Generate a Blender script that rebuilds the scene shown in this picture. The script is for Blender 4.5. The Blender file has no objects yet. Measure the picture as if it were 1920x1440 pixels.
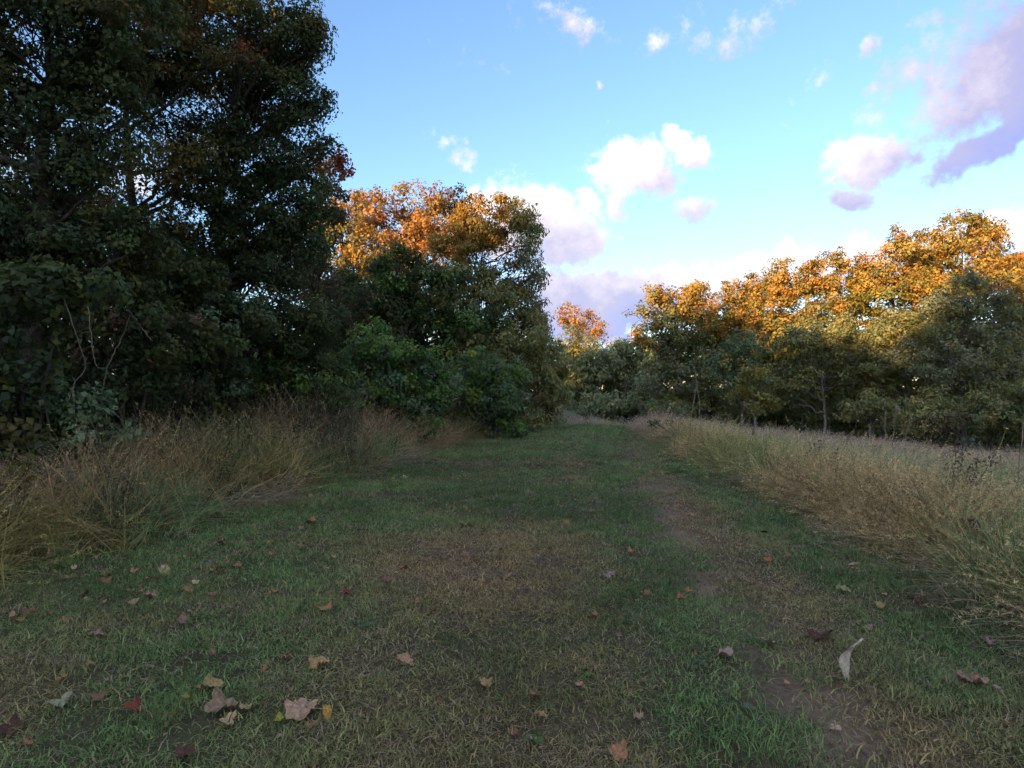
import bpy, math
from mathutils import Matrix
import numpy as np

# ------------------------------------------------------------------ camera, sky, sun, exposure
sc = bpy.context.scene
COL = sc.collection
R = math.radians
F, CX, HY = 1185.0, 960.0, 725.0          # lens in picture pixels (1920 wide), used to turn sightings into metres
CAM_H = 1.6
cam_data = bpy.data.cameras.new('camera')
cam = bpy.data.objects.new('camera', cam_data)
COL.objects.link(cam)
sc.camera = cam
cam.location = (0, 0, CAM_H)
cam.rotation_euler = (R(90), 0, 0)
cam_data.sensor_width = 36.0
cam_data.lens = 36.0 * F / 1920.0
cam_data.shift_y = (HY - 720.0) / 1920.0
cam_data.clip_start = 0.05
cam_data.clip_end = 3000

SUN_EL, SUN_AZ = 8.0, 215.0               # low sun behind the camera, a little to its left
sun_data = bpy.data.lights.new('sun', 'SUN')
sun_data.energy = 3.2
sun_data.angle = R(0.55)
sun_data.color = (1.0, 0.62, 0.30)
sun = bpy.data.objects.new('sun', sun_data)
COL.objects.link(sun)
sun.rotation_euler = (R(90 - SUN_EL), 0, R(180 - SUN_AZ))

sc.view_settings.view_transform = 'Standard'
sc.view_settings.look = 'None'
sc.view_settings.gamma = 1.0
sc.view_settings.use_curve_mapping = False
sc.view_settings.exposure = 2.05
sc.render.engine = 'CYCLES'
cy = sc.cycles
cy.use_denoising = True
cy.max_bounces = 6
cy.diffuse_bounces = 4
cy.glossy_bounces = 1
cy.transmission_bounces = 3
cy.transparent_max_bounces = 4
cy.caustics_reflective = False
cy.caustics_refractive = False
cy.use_adaptive_sampling = True
cy.adaptive_threshold = 0.035


def direction(px, py):
    v = np.array([(px - CX) / F, 1.0, (HY - py) / F])
    return v / np.linalg.norm(v)


def build_world():
    w = bpy.data.worlds.new('World')
    sc.world = w
    w.use_nodes = True
    nt = w.node_tree
    N, L = nt.nodes, nt.links
    bg = N['Background']
    bg.inputs['Strength'].default_value = 0.145
    sky = N.new('ShaderNodeTexSky')
    sky.sky_type = 'NISHITA'
    sky.sun_disc = False
    sky.sun_elevation = R(SUN_EL)
    sky.sun_rotation = R(SUN_AZ)
    sky.air_density = 1.0
    sky.dust_density = 0.4
    sky.ozone_density = 3.6

    # clouds: cumulus puffs at the places where they stand in the sky, frayed by noise, over a
    # veil thickened outside the view to raise the ambient light
    g = bpy.data.node_groups.new('cloud_density', 'ShaderNodeTree')
    g.interface.new_socket('Vector', in_out='INPUT', socket_type='NodeSocketVector')
    g.interface.new_socket('Density', in_out='OUTPUT', socket_type='NodeSocketFloat')
    g.interface.new_socket('Lift', in_out='OUTPUT', socket_type='NodeSocketFloat')
    gn, gl = g.nodes, g.links
    gi, go = gn.new('NodeGroupInput'), gn.new('NodeGroupOutput')

    def math_node(op, a, b=None, c=None, tree=(gn, gl)):
        m = tree[0].new('ShaderNodeMath')
        m.operation = op
        for i, v in enumerate((a, b, c)):
            if v is None:
                continue
            if isinstance(v, (int, float)):
                m.inputs[i].default_value = v
            else:
                tree[1].new(v, m.inputs[i])
        return m.outputs[0]

    # warp
    nz = gn.new('ShaderNodeTexNoise')
    nz.inputs['Scale'].default_value = 9.0
    nz.inputs['Detail'].default_value = 4.0
    nz.inputs['Roughness'].default_value = 0.62
    gl.new(gi.outputs[0], nz.inputs['Vector'])
    sub = gn.new('ShaderNodeVectorMath'); sub.operation = 'SUBTRACT'
    gl.new(nz.outputs['Color'], sub.inputs[0]); sub.inputs[1].default_value = (0.5, 0.5, 0.5)
    scl = gn.new('ShaderNodeVectorMath'); scl.operation = 'SCALE'
    gl.new(sub.outputs[0], scl.inputs[0]); scl.inputs['Scale'].default_value = 0.09
    add = gn.new('ShaderNodeVectorMath'); add.operation = 'ADD'
    gl.new(gi.outputs[0], add.inputs[0]); gl.new(scl.outputs[0], add.inputs[1])
    wv = add.outputs[0]

    # (px, py, half-width, half-height, strength, tilt in degrees)
    puffs = [      # the last figure: sunlit (+) or shaded (-)
        (1190, 322, 60, 42, 1.15, 10, .7), (1222, 345, 48, 32, 0.95, 10, .3), (1130, 312, 20, 15, 0.8, 0, .7), (1285, 288, 52, 26, 0.9, 24, .6), (1250, 262, 20, 18, 0.7, 0, .7),
        (1105, 383, 24, 24, 0.75, 0, .6), (1162, 390, 20, 20, 0.75, 0, .6), (1310, 398, 40, 22, 0.6, 18), (1150, 440, 22, 10, 0.5, 0),
        (1128, 182, 9, 10, 0.55, -40), (860, 290, 46, 22, 0.42, 0),
        (1630, 298, 72, 38, 0.95, -8, .2), (1685, 285, 60, 32, 0.7, 0, -.2), (1590, 372, 40, 26, 0.75, 10, -.7),
        (1640, 92, 30, 22, 0.6, -40), (1750, 20, 60, 26, 0.45, -20),
        (1850, 272, 120, 26, 0.9, -28, -.9), (1930, 110, 170, 120, 0.85, -20, -1.15), (1840, 190, 110, 50, 0.62, -20, -.3), (1760, 240, 90, 40, .5, -20, -.1),
        (1010, 425, 110, 52, 1.1, 10, .3), (1060, 462, 70, 50, 0.95, 0, -.1), (940, 420, 90, 60, 1.0, 0),
        (1150, 565, 150, 46, 1.1, 4, -.95), (1060, 560, 110, 56, 0.9, 0, -.7), (1110, 600, 150, 40, 1.0, 0, -1.0), (1260, 545, 130, 40, 0.95, 0, -.2),
        (1440, 520, 210, 40, 0.9, -4, .5), (1650, 490, 150, 36, 0.7, 0, .4), (1910, 440, 60, 28, 1.1, 0, .7), (1930, 500, 80, 40, 0.9, 0, -.5),
        (1060, 40, 120, 34, 0.40, 20), (1330, 70, 150, 46, 0.34, 10), (1460, 20, 100, 34, 0.34, 0), (1560, 160, 60, 30, .3, -30), (1250, 120, 60, 30, .25, 20), (900, 120, 80, 26, .22, 10),
        (1700, 150, 110, 60, .42, -24, -.2), (2060, 60, 220, 160, .9, 0, -1.0),
    ]
    total = vsum = fsum = None
    for px, py, hw, hh, st, tilt, *bias in puffs:
        w_ = np.array([(px - CX) / F, 1, (HY - py) / F]); ln = np.linalg.norm(w_)
        d = w_ / ln
        right = np.cross(d, (0, 0, 1.0)); right /= np.linalg.norm(right)
        up = np.cross(right, d)
        t = R(-tilt)
        u = right * math.cos(t) + up * math.sin(t)
        v = -right * math.sin(t) + up * math.cos(t)
        mp = gn.new('ShaderNodeMapping'); mp.vector_type = 'TEXTURE'
        gl.new(wv, mp.inputs['Vector'])
        mp.inputs['Location'].default_value = tuple(d)
        mp.inputs['Rotation'].default_value = Matrix([[u[k], v[k], -d[k]] for k in range(3)]).to_euler()
        mp.inputs['Scale'].default_value = (hw * 1.25 / (F * ln), hh * 1.25 / (F * ln), 0.8)
        dd = gn.new('ShaderNodeVectorMath'); dd.operation = 'DOT_PRODUCT'
        gl.new(mp.outputs[0], dd.inputs[0]); gl.new(mp.outputs[0], dd.inputs[1])
        p = math_node('MULTIPLY', math_node('POWER', 0.3679, dd.outputs['Value']), st)
        dv = gn.new('ShaderNodeVectorMath'); dv.operation = 'DOT_PRODUCT'
        gl.new(mp.outputs[0], dv.inputs[0]); dv.inputs[1].default_value = (-0.45, 0.9, 0)
        dvo = math_node('ADD', dv.outputs['Value'], bias[0]) if bias else dv.outputs['Value']
        total = p if total is None else math_node('MAXIMUM', total, p)
        vsum = math_node('MULTIPLY', p, dvo) if vsum is None else math_node('MULTIPLY_ADD', p, dvo, vsum)
        fsum = p if fsum is None else math_node('ADD', fsum, p)
    lift = math_node('DIVIDE', vsum, math_node('ADD', fsum, 0.12))      # how far up its puff a point is: sun side above, shade below
    # veil carries the clouded sky on outside the view, thickened to brighten the ground
    mp = gn.new('ShaderNodeMapping')
    mp.inputs['Scale'].default_value = (1.0, 1.0, 2.4)
    mp.inputs['Location'].default_value = (3.1, 0.4, 1.7)
    gl.new(wv, mp.inputs['Vector'])
    nv = gn.new('ShaderNodeTexNoise')
    nv.inputs['Scale'].default_value = 2.2
    nv.inputs['Detail'].default_value = 2.0
    gl.new(mp.outputs[0], nv.inputs['Vector'])
    veil = math_node('MULTIPLY', math_node('SUBTRACT', nv.outputs['Fac'], 0.36), 2.4)
    clear = gn.new('ShaderNodeVectorMath'); clear.operation = 'DOT_PRODUCT'
    gl.new(gi.outputs[0], clear.inputs[0]); clear.inputs[1].default_value = tuple(direction(1150, 150))
    gap = gn.new('ShaderNodeMapRange'); gl.new(clear.outputs['Value'], gap.inputs['Value'])
    gap.inputs['From Min'].default_value = 0.93; gap.inputs['From Max'].default_value = 0.72
    veil = math_node('MULTIPLY', veil, gap.outputs[0])
    total = math_node('MAXIMUM', total, veil)
    # crumple
    n2 = gn.new('ShaderNodeTexNoise')
    n2.inputs['Scale'].default_value = 17.0
    n2.inputs['Detail'].default_value = 6.0
    n2.inputs['Roughness'].default_value = 0.66
    gl.new(gi.outputs[0], n2.inputs['Vector'])
    total = math_node('ADD', total, math_node('MULTIPLY', math_node('SUBTRACT', n2.outputs['Fac'], 0.5), 1.0))
    n3 = gn.new('ShaderNodeTexNoise')
    n3.inputs['Scale'].default_value = 46.0
    n3.inputs['Detail'].default_value = 4.0
    n3.inputs['Roughness'].default_value = 0.6
    gl.new(gi.outputs[0], n3.inputs['Vector'])
    total = math_node('ADD', total, math_node('MULTIPLY', math_node('SUBTRACT', n3.outputs['Fac'], 0.5), 0.75))
    gl.new(total, go.inputs[0])
    gl.new(math_node('ADD', lift, math_node('MULTIPLY', math_node('SUBTRACT', n2.outputs['Fac'], 0.5), 1.9)), go.inputs[1])

    tc = N.new('ShaderNodeTexCoord')
    d1 = N.new('ShaderNodeGroup'); d1.node_tree = g
    L.new(tc.outputs['Generated'], d1.inputs[0])
    T = (N, L)
    cover = N.new('ShaderNodeMapRange'); cover.interpolation_type = 'SMOOTHSTEP'
    L.new(d1.outputs[0], cover.inputs['Value'])
    cover.inputs['From Min'].default_value = 0.22
    cover.inputs['From Max'].default_value = 0.70
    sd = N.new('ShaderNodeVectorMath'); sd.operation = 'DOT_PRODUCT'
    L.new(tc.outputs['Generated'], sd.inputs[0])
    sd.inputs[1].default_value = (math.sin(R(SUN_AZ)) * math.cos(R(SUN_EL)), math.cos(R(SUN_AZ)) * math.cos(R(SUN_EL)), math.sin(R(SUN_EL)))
    sunside_boost = N.new('ShaderNodeMapRange'); L.new(sd.outputs['Value'], sunside_boost.inputs['Value'])
    sunside_boost.inputs['From Min'].default_value = -0.5; sunside_boost.inputs['From Max'].default_value = 0.7; sunside_boost.inputs['To Max'].default_value = 0.5
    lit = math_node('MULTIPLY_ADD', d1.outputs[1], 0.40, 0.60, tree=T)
    lit = math_node('ADD', lit, sunside_boost.outputs[0], tree=T)              # unseen clouds towards the sun get added brightness, to lift the ambient light
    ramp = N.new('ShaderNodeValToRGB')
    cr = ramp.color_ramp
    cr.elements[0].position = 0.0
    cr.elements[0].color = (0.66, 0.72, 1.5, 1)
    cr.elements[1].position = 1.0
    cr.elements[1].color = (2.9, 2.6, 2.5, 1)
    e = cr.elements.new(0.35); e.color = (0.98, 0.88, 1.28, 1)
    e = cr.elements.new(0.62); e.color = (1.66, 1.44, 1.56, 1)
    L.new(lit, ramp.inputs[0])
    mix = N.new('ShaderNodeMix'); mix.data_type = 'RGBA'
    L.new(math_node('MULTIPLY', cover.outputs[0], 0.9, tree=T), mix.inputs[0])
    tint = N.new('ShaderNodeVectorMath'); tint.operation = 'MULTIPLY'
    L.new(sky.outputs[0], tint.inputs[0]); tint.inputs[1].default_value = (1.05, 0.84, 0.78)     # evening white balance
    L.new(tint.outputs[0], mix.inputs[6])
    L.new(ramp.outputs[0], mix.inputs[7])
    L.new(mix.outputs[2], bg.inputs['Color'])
    w.cycles.sampling_method = 'MANUAL'
    w.cycles.sample_map_resolution = 512


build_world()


# ------------------------------------------------------------------ small helpers
rng = np.random.default_rng(11)


def tag(o, label=None, cat=None, group=None, kind=None):
    if label: o['label'] = label
    if cat: o['category'] = cat
    if group: o['group'] = group
    if kind: o['kind'] = kind
    return o


def empty(name, loc):
    o = bpy.data.objects.new(name, None)
    o.empty_display_size = 0.2
    COL.objects.link(o)
    o.location = loc
    return o


def mesh(name, V, faces, mat, colors=None, tint=None, smooth=False):
    """faces: (n,4) or (n,3) array, or list of such arrays."""
    me = bpy.data.meshes.new(name)
    V = np.asarray(V, dtype=np.float32).reshape(-1, 3)
    if not isinstance(faces, (list, tuple)):
        faces = [faces]
    faces = [np.asarray(f, dtype=np.int32) for f in faces if len(f)]
    loops = np.concatenate([f.ravel() for f in faces]) if faces else np.zeros(0, np.int32)
    sizes = np.concatenate([np.full(len(f), f.shape[1], np.int32) for f in faces]) if faces else np.zeros(0, np.int32)
    me.vertices.add(len(V)); me.vertices.foreach_set('co', V.ravel())
    if len(loops):
        me.loops.add(len(loops)); me.loops.foreach_set('vertex_index', loops)
        me.polygons.add(len(sizes))
        starts = np.concatenate([[0], np.cumsum(sizes)[:-1]]).astype(np.int32)
        me.polygons.foreach_set('loop_start', starts)
        me.polygons.foreach_set('loop_total', sizes)
        if smooth:
            me.polygons.foreach_set('use_smooth', np.ones(len(sizes), bool))
    if colors is not None:
        a = me.attributes.new('leaf_colour', 'FLOAT_COLOR', 'POINT')
        c = np.ones((len(V), 4), np.float32); c[:, :3] = colors
        a.data.foreach_set('color', c.ravel())
    if tint is not None:
        a = me.attributes.new('tint', 'FLOAT', 'POINT')
        a.data.foreach_set('value', np.asarray(tint, np.float32))
    me.update(calc_edges=True)
    if mat is not None:
        me.materials.append(mat)
    return me


def obj(name, me, parent=None, loc=None):
    o = bpy.data.objects.new(name, me)
    COL.objects.link(o)
    if parent is not None:
        o.parent = parent
    if loc is not None:
        o.location = loc
    return o


def _hash(ix, iy, seed):
    h = (ix.astype(np.int64) * 374761393 + iy.astype(np.int64) * 668265263 + seed * 974711) & 0x7fffffff
    h = ((h ^ (h >> 13)) * 1274126177) & 0x7fffffff
    return ((h ^ (h >> 16)) & 0xffff) / 65535.0


def vnoise(x, y, scale=1.0, seed=0, octaves=3):
    x = np.asarray(x, float) * scale; y = np.asarray(y, float) * scale
    out = np.zeros(np.broadcast(x, y).shape); amp, tot = 1.0, 0.0
    for o in range(octaves):
        ix, iy = np.floor(x), np.floor(y)
        fx, fy = x - ix, y - iy
        fx = fx * fx * (3 - 2 * fx); fy = fy * fy * (3 - 2 * fy)
        a = _hash(ix, iy, seed + o); b = _hash(ix + 1, iy, seed + o)
        c = _hash(ix, iy + 1, seed + o); d = _hash(ix + 1, iy + 1, seed + o)
        out += amp * ((a * (1 - fx) + b * fx) * (1 - fy) + (c * (1 - fx) + d * fx) * fy)
        tot += amp; amp *= 0.5; x = x * 2.03 + 7.1; y = y * 2.03 + 3.7
    return out / tot


def smooth(a, b, t):
    t = np.clip((np.asarray(t, float) - a) / (b - a), 0, 1)
    return t * t * (3 - 2 * t)


def height(x, y):
    x = np.asarray(x, float); y = np.asarray(y, float)
    t = np.maximum(0, y - 21)
    h = -2.1 * (1 - np.exp(-(t / 24) ** 2))
    r = np.maximum(0, x - 4.5)
    h = h - 0.115 * r * np.exp(-(r / 60) ** 2) * smooth(0, 12, y) * 1.0
    l = np.maximum(0, -x - 4.5)
    h = h + 0.02 * np.minimum(l, 30) + 0.10 * np.clip(edge_l(np.clip(y, 0, 25)) - x, 0, 5) * smooth(45, 25, y) * smooth(-12, 2, y)
    near = np.exp(-(np.maximum(0, np.hypot(x, y - 8) - 20) / 20) ** 2)
    h = h + near * ((vnoise(x, y, 0.35, 3) - 0.5) * 0.10 + (vnoise(x, y, 1.6, 5, 2) - 0.5) * 0.035)
    q = x * math.sin(R(SUN_AZ)) + y * math.cos(R(SUN_AZ))
    h = h + 10.0 * smooth(30, 62, q)          # unseen rise added behind the viewer to block low sun leaking through the wood
    h = h - 0.022 * rut(x, y)
    return h


def rut(x, y):
    c = 1.12 + 0.10 * y + 0.10 * np.sin(y * 0.8)
    return np.exp(-((x - c) / 0.24) ** 2) * (.35 + .65 * smooth(.3, .6, vnoise(x, y, 3.2, 93))) * smooth(20, 4, y) * smooth(.12, .52, vnoise(x, y, .8, 91))


LY = [-6, 2, 4, 5.3, 6.9, 10.8, 16.5, 23.7, 27, 31]
LX = [-6.6, -5.0, -4.6, -4.3, -3.7, -2.9, -1.8, 0.0, 0.2, 1.5]
RY = [-6, 2, 4.2, 5.8, 8.1, 12.2, 18, 25, 28, 32, 36]
RX = [3.0, 3.2, 3.4, 3.6, 3.8, 3.9, 4.1, 4.7, 5.4, 7.5, 14]


def edge_l(y): return np.interp(y, LY, LX)
def edge_r(y): return np.interp(y, RY, RX)


def at(px, py, d):
    return np.array([(px - CX) / F * d, d, CAM_H + (HY - py) / F * d])


def on_ground(px, py):
    d = CAM_H * F / (py - HY)
    for _ in range(12):
        x = (px - CX) / F * d
        d = (CAM_H - float(height(x, d))) * F / (py - HY)
    return (px - CX) / F * d, d


# ------------------------------------------------------------------ materials
def leaf_material(name, trans=0.42, rough=0.55, instancer=False, spec=0.25):
    m = bpy.data.materials.new(name)
    m.use_nodes = True
    N, L = m.node_tree.nodes, m.node_tree.links
    N.clear()
    out = N.new('ShaderNodeOutputMaterial')
    at_ = N.new('ShaderNodeAttribute')
    if instancer:
        at_.attribute_type = 'INSTANCER'; at_.attribute_name = 'icol'
        tn = N.new('ShaderNodeAttribute'); tn.attribute_name = 'tint'
        mx = N.new('ShaderNodeVectorMath'); mx.operation = 'SCALE'
        L.new(at_.outputs['Color'], mx.inputs[0]); L.new(tn.outputs['Fac'], mx.inputs['Scale'])
        col = mx.outputs[0]
    else:
        at_.attribute_name = 'leaf_colour'
        col = at_.outputs['Color']
    p = N.new('ShaderNodeBsdfPrincipled')
    p.inputs['Roughness'].default_value = rough
    p.inputs['Specular IOR Level'].default_value = spec
    L.new(col, p.inputs['Base Color'])
    tr = N.new('ShaderNodeBsdfTranslucent')
    L.new(col, tr.inputs['Color'])
    ms = N.new('ShaderNodeMixShader'); ms.inputs[0].default_value = trans
    L.new(p.outputs[0], ms.inputs[1]); L.new(tr.outputs[0], ms.inputs[2])
    L.new(ms.outputs[0], out.inputs[0])
    return m


def bark_material(name, c1, c2):
    m = bpy.data.materials.new(name)
    m.use_nodes = True
    N, L = m.node_tree.nodes, m.node_tree.links
    p = N['Principled BSDF']; p.inputs['Roughness'].default_value = 0.9
    g = N.new('ShaderNodeNewGeometry')
    mp = N.new('ShaderNodeMapping'); mp.inputs['Scale'].default_value = (9, 9, 2.2)
    n = N.new('ShaderNodeTexNoise'); n.inputs['Scale'].default_value = 2.0; n.inputs['Detail'].default_value = 5
    r = N.new('ShaderNodeValToRGB')
    r.color_ramp.elements[0].color = (*c1, 1); r.color_ramp.elements[1].color = (*c2, 1)
    r.color_ramp.elements[0].position = 0.35; r.color_ramp.elements[1].position = 0.65
    b = N.new('ShaderNodeBump'); b.inputs['Strength'].default_value = 0.5; b.inputs['Distance'].default_value = 0.03
    L.new(g.outputs['Position'], mp.inputs[0]); L.new(mp.outputs[0], n.inputs['Vector'])
    L.new(n.outputs['Fac'], r.inputs[0]); L.new(r.outputs[0], p.inputs['Base Color'])
    L.new(n.outputs['Fac'], b.inputs['Height']); L.new(b.outputs[0], p.inputs['Normal'])
    return m


M_LEAF = leaf_material('living_leaves')
M_GRASS = leaf_material('grass_blades', trans=0.40, rough=0.6, instancer=True, spec=0.2)
M_BARK = bark_material('bark', (0.025, 0.020, 0.016), (0.07, 0.058, 0.046))
M_PALE_BARK = bark_material('pale_bark', (0.12, 0.105, 0.09), (0.26, 0.235, 0.21))
M_VINE = bark_material('vine_bark', (0.09, 0.075, 0.055), (0.17, 0.145, 0.11))
M_STALK = bark_material('dry_stalk', (0.22, 0.18, 0.12), (0.34, 0.28, 0.2))


def ground_material():
    m = bpy.data.materials.new('soil_and_thatch')
    m.use_nodes = True
    N, L = m.node_tree.nodes, m.node_tree.links
    p = N['Principled BSDF']; p.inputs['Roughness'].default_value = 0.95
    p.inputs['Specular IOR Level'].default_value = 0.1
    g = N.new('ShaderNodeNewGeometry')
    a = N.new('ShaderNodeAttribute'); a.attribute_name = 'leaf_colour'
    n = N.new('ShaderNodeTexNoise'); n.inputs['Scale'].default_value = 30; n.inputs['Detail'].default_value = 6
    n.inputs['Roughness'].default_value = 0.7
    r = N.new('ShaderNodeMapRange'); r.inputs['From Min'].default_value = 0.3; r.inputs['From Max'].default_value = 0.7
    r.inputs['To Min'].default_value = 0.55; r.inputs['To Max'].default_value = 1.35
    v = N.new('ShaderNodeVectorMath'); v.operation = 'SCALE'
    b = N.new('ShaderNodeBump'); b.inputs['Strength'].default_value = 0.7; b.inputs['Distance'].default_value = 0.02
    L.new(g.outputs['Position'], n.inputs['Vector']); L.new(n.outputs['Fac'], r.inputs[0])
    L.new(a.outputs['Color'], v.inputs[0]); L.new(r.outputs[0], v.inputs['Scale'])
    L.new(v.outputs[0], p.inputs['Base Color'])
    L.new(n.outputs['Fac'], b.inputs['Height']); L.new(b.outputs[0], p.inputs['Normal'])
    return m


# ------------------------------------------------------------------ ground
def brown_mask(x, y):
    """1 where the mown grass has gone brown, 0 where it is green."""
    a = np.exp(-(((x + 0.25) / 1.25) ** 2 + ((y - 5.6) / 1.9) ** 2)) * 0.95
    a2 = np.exp(-(((x - 0.3) / 1.9) ** 2 + ((y - 2.6) / 1.2) ** 2)) * 0.85
    c = 1.25 + 0.10 * y
    b = np.exp(-((x - c - 0.2) / 0.42) ** 2) * 0.85 * smooth(24, 5, y)
    d = np.exp(-(((x - 1.6) / 0.9) ** 2 + ((y - 11.5) / 3) ** 2)) * 0.6
    e = np.exp(-(((x + 2.6) / 1.2) ** 2 + ((y - 3.0) / 0.8) ** 2)) * 0.5
    n = (vnoise(x, y, 1.1, 21, 4) - 0.5) * 1.5
    green = np.exp(-((x - c + 0.5) / 0.35) ** 2) * 0.7
    return np.clip(np.maximum.reduce([a, a2, b, d, e]) - green + n * 0.75 - 0.05, 0, 1)


def axis(lo, a, b, hi, step):
    mid = np.arange(a, b + 1e-6, step)
    k = np.geomspace(step * 2, hi - b, 22)
    k2 = np.geomspace(step * 2, a - lo, 22)
    return np.concatenate([a - k2[::-1], mid, b + k])


def build_ground():
    xs = axis(-500, -15, 34, 500, 0.28)
    ys = axis(-500, 0.5, 60, 900, 0.32)
    X, Y = np.meshgrid(xs, ys)
    Z = height(X, Y)
    V = np.stack([X, Y, Z], -1).reshape(-1, 3)
    nx, ny = len(xs), len(ys)
    i = (np.arange(ny - 1)[:, None] * nx + np.arange(nx - 1)[None, :]).ravel()
    Fq = np.stack([i, i + 1, i + 1 + nx, i + nx], 1)
    x, y = V[:, 0], V[:, 1]
    br = brown_mask(x, y)
    col = np.array([0.070, 0.066, 0.036])[None] * (1 - br[:, None]) + np.array([0.125, 0.088, 0.058])[None] * br[:, None]
    rt = rut(x, y)[:, None]
    col = col * (1 - rt) + np.array([0.27, 0.18, 0.135])[None] * rt
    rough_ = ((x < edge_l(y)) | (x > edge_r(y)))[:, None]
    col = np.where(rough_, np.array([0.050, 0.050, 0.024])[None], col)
    col = col * (0.8 + 0.4 * vnoise(x, y, 0.8, 9)[:, None])
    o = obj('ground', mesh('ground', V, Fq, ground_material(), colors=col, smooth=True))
    tag(o, kind='structure')


build_ground()


# ------------------------------------------------------------------ tubes and leaves
def tube(points, radii, sides=6):
    P = np.asarray(points, float); n = len(P)
    T = np.gradient(P, axis=0)
    T /= np.linalg.norm(T, axis=1)[:, None] + 1e-9
    ref = np.array([0.31, 0.17, 0.1]) if abs(T[0, 2]) > 0.8 else np.array([0.0, 0.0, 1.0])
    U = np.cross(T, ref); U /= np.linalg.norm(U, axis=1)[:, None] + 1e-9
    W = np.cross(T, U)
    a = np.linspace(0, 2 * np.pi, sides, endpoint=False)
    r = np.asarray(radii, float)
    V = P[:, None, :] + r[:, None, None] * (np.cos(a)[None, :, None] * U[:, None, :] + np.sin(a)[None, :, None] * W[:, None, :])
    i = np.arange(n - 1)[:, None] * sides
    k = np.arange(sides)[None, :]
    k2 = (k + 1) % sides
    Fq = np.stack([i + k, i + k2, i + sides + k2, i + sides + k], -1).reshape(-1, 4)
    return V.reshape(-1, 3), Fq


class Tubes:
    def __init__(self): self.V, self.F, self.n = [], [], 0

    def add(self, pts, rad, sides=6):
        v, f = tube(pts, rad, sides)
        self.V.append(v); self.F.append(f + self.n); self.n += len(v)

    def mesh(self, name, mat):
        return mesh(name, np.concatenate(self.V), np.concatenate(self.F), mat, smooth=True)


def curve(p0, p1, bend, n=7, wob=0.0, rg=rng):
    t = np.linspace(0, 1, n)[:, None]
    p0 = np.asarray(p0, float); p1 = np.asarray(p1, float); m = (p0 + p1) / 2 + np.asarray(bend, float)
    P = (1 - t) ** 2 * p0 + 2 * t * (1 - t) * m + t ** 2 * p1
    if wob:
        w = rg.normal(0, wob, P.shape); w[0] = 0; w[-1] = 0
        P = P + w
    return P


def leaf_cards(C, Nn, L, W, rg, droop=0.25, fold=0.18):
    """one folded, four-cornered leaf for each centre"""
    n = len(C)
    Nn = Nn / (np.linalg.norm(Nn, axis=1)[:, None] + 1e-9)
    A = rg.normal(size=(n, 3)); A[:, 2] -= droop * 2
    A -= Nn * (A * Nn).sum(1)[:, None]
    A /= np.linalg.norm(A, axis=1)[:, None] + 1e-9
    B = np.cross(Nn, A)
    L = L[:, None]; W = W[:, None]
    b = C - A * L * 0.5
    t = C + A * L * 0.5 - Nn * L * 0.12
    m = C - A * L * 0.05
    l = m + B * W * 0.5 + Nn * W * fold
    r = m - B * W * 0.5 + Nn * W * fold
    V = np.stack([b, r, t, l], 1).reshape(-1, 3)
    i = np.arange(n) * 4
    return V, np.stack([i, i + 1, i + 2, i + 3], 1)


LEAF_GAIN = 1.6          # palettes hold one side's reflectance; a leaf also passes light


def pal(*cols): return np.array(cols, float)


# leaf colours (reflectance)
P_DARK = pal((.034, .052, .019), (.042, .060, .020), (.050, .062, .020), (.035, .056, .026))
P_HAZE = pal((.17, .20, .10), (.19, .215, .105), (.15, .18, .095))  # lightened so the leaf colour itself carries the haze of the far gap
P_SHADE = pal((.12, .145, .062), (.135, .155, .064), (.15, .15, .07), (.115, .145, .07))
P_MIX = pal((.045, .068, .022), (.070, .080, .024), (.085, .075, .026), (.050, .070, .030))
P_GOLD = pal((.11, .085, .022), (.14, .095, .022), (.085, .075, .022), (.12, .07, .022))
P_TURN = pal((.27, .175, .04), (.21, .16, .045), (.30, .16, .04), (.16, .14, .045), (.28, .19, .045))
P_RUST = pal((.28, .14, .04), (.32, .16, .04), (.23, .13, .04), (.20, .14, .045))
P_OLIVE = pal((.15, .165, .064), (.17, .17, .062), (.135, .155, .068), (.19, .175, .064))
P_GREY = pal((.135, .15, .085), (.15, .155, .088), (.12, .14, .08))
P_GREEN = pal((.075, .15, .036), (.09, .165, .038), (.07, .13, .038), (.12, .17, .04))
P_TEAL = pal((.08, .125, .068), (.09, .135, .07), (.095, .13, .06))
P_YELL = pal((.15, .14, .03), (.11, .12, .03), (.17, .14, .03))
P_RED = pal((.20, .05, .035), (.24, .07, .035), (.16, .05, .03))
P_BROWN = pal((.075, .055, .035), (.09, .065, .035), (.06, .055, .03))


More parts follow.
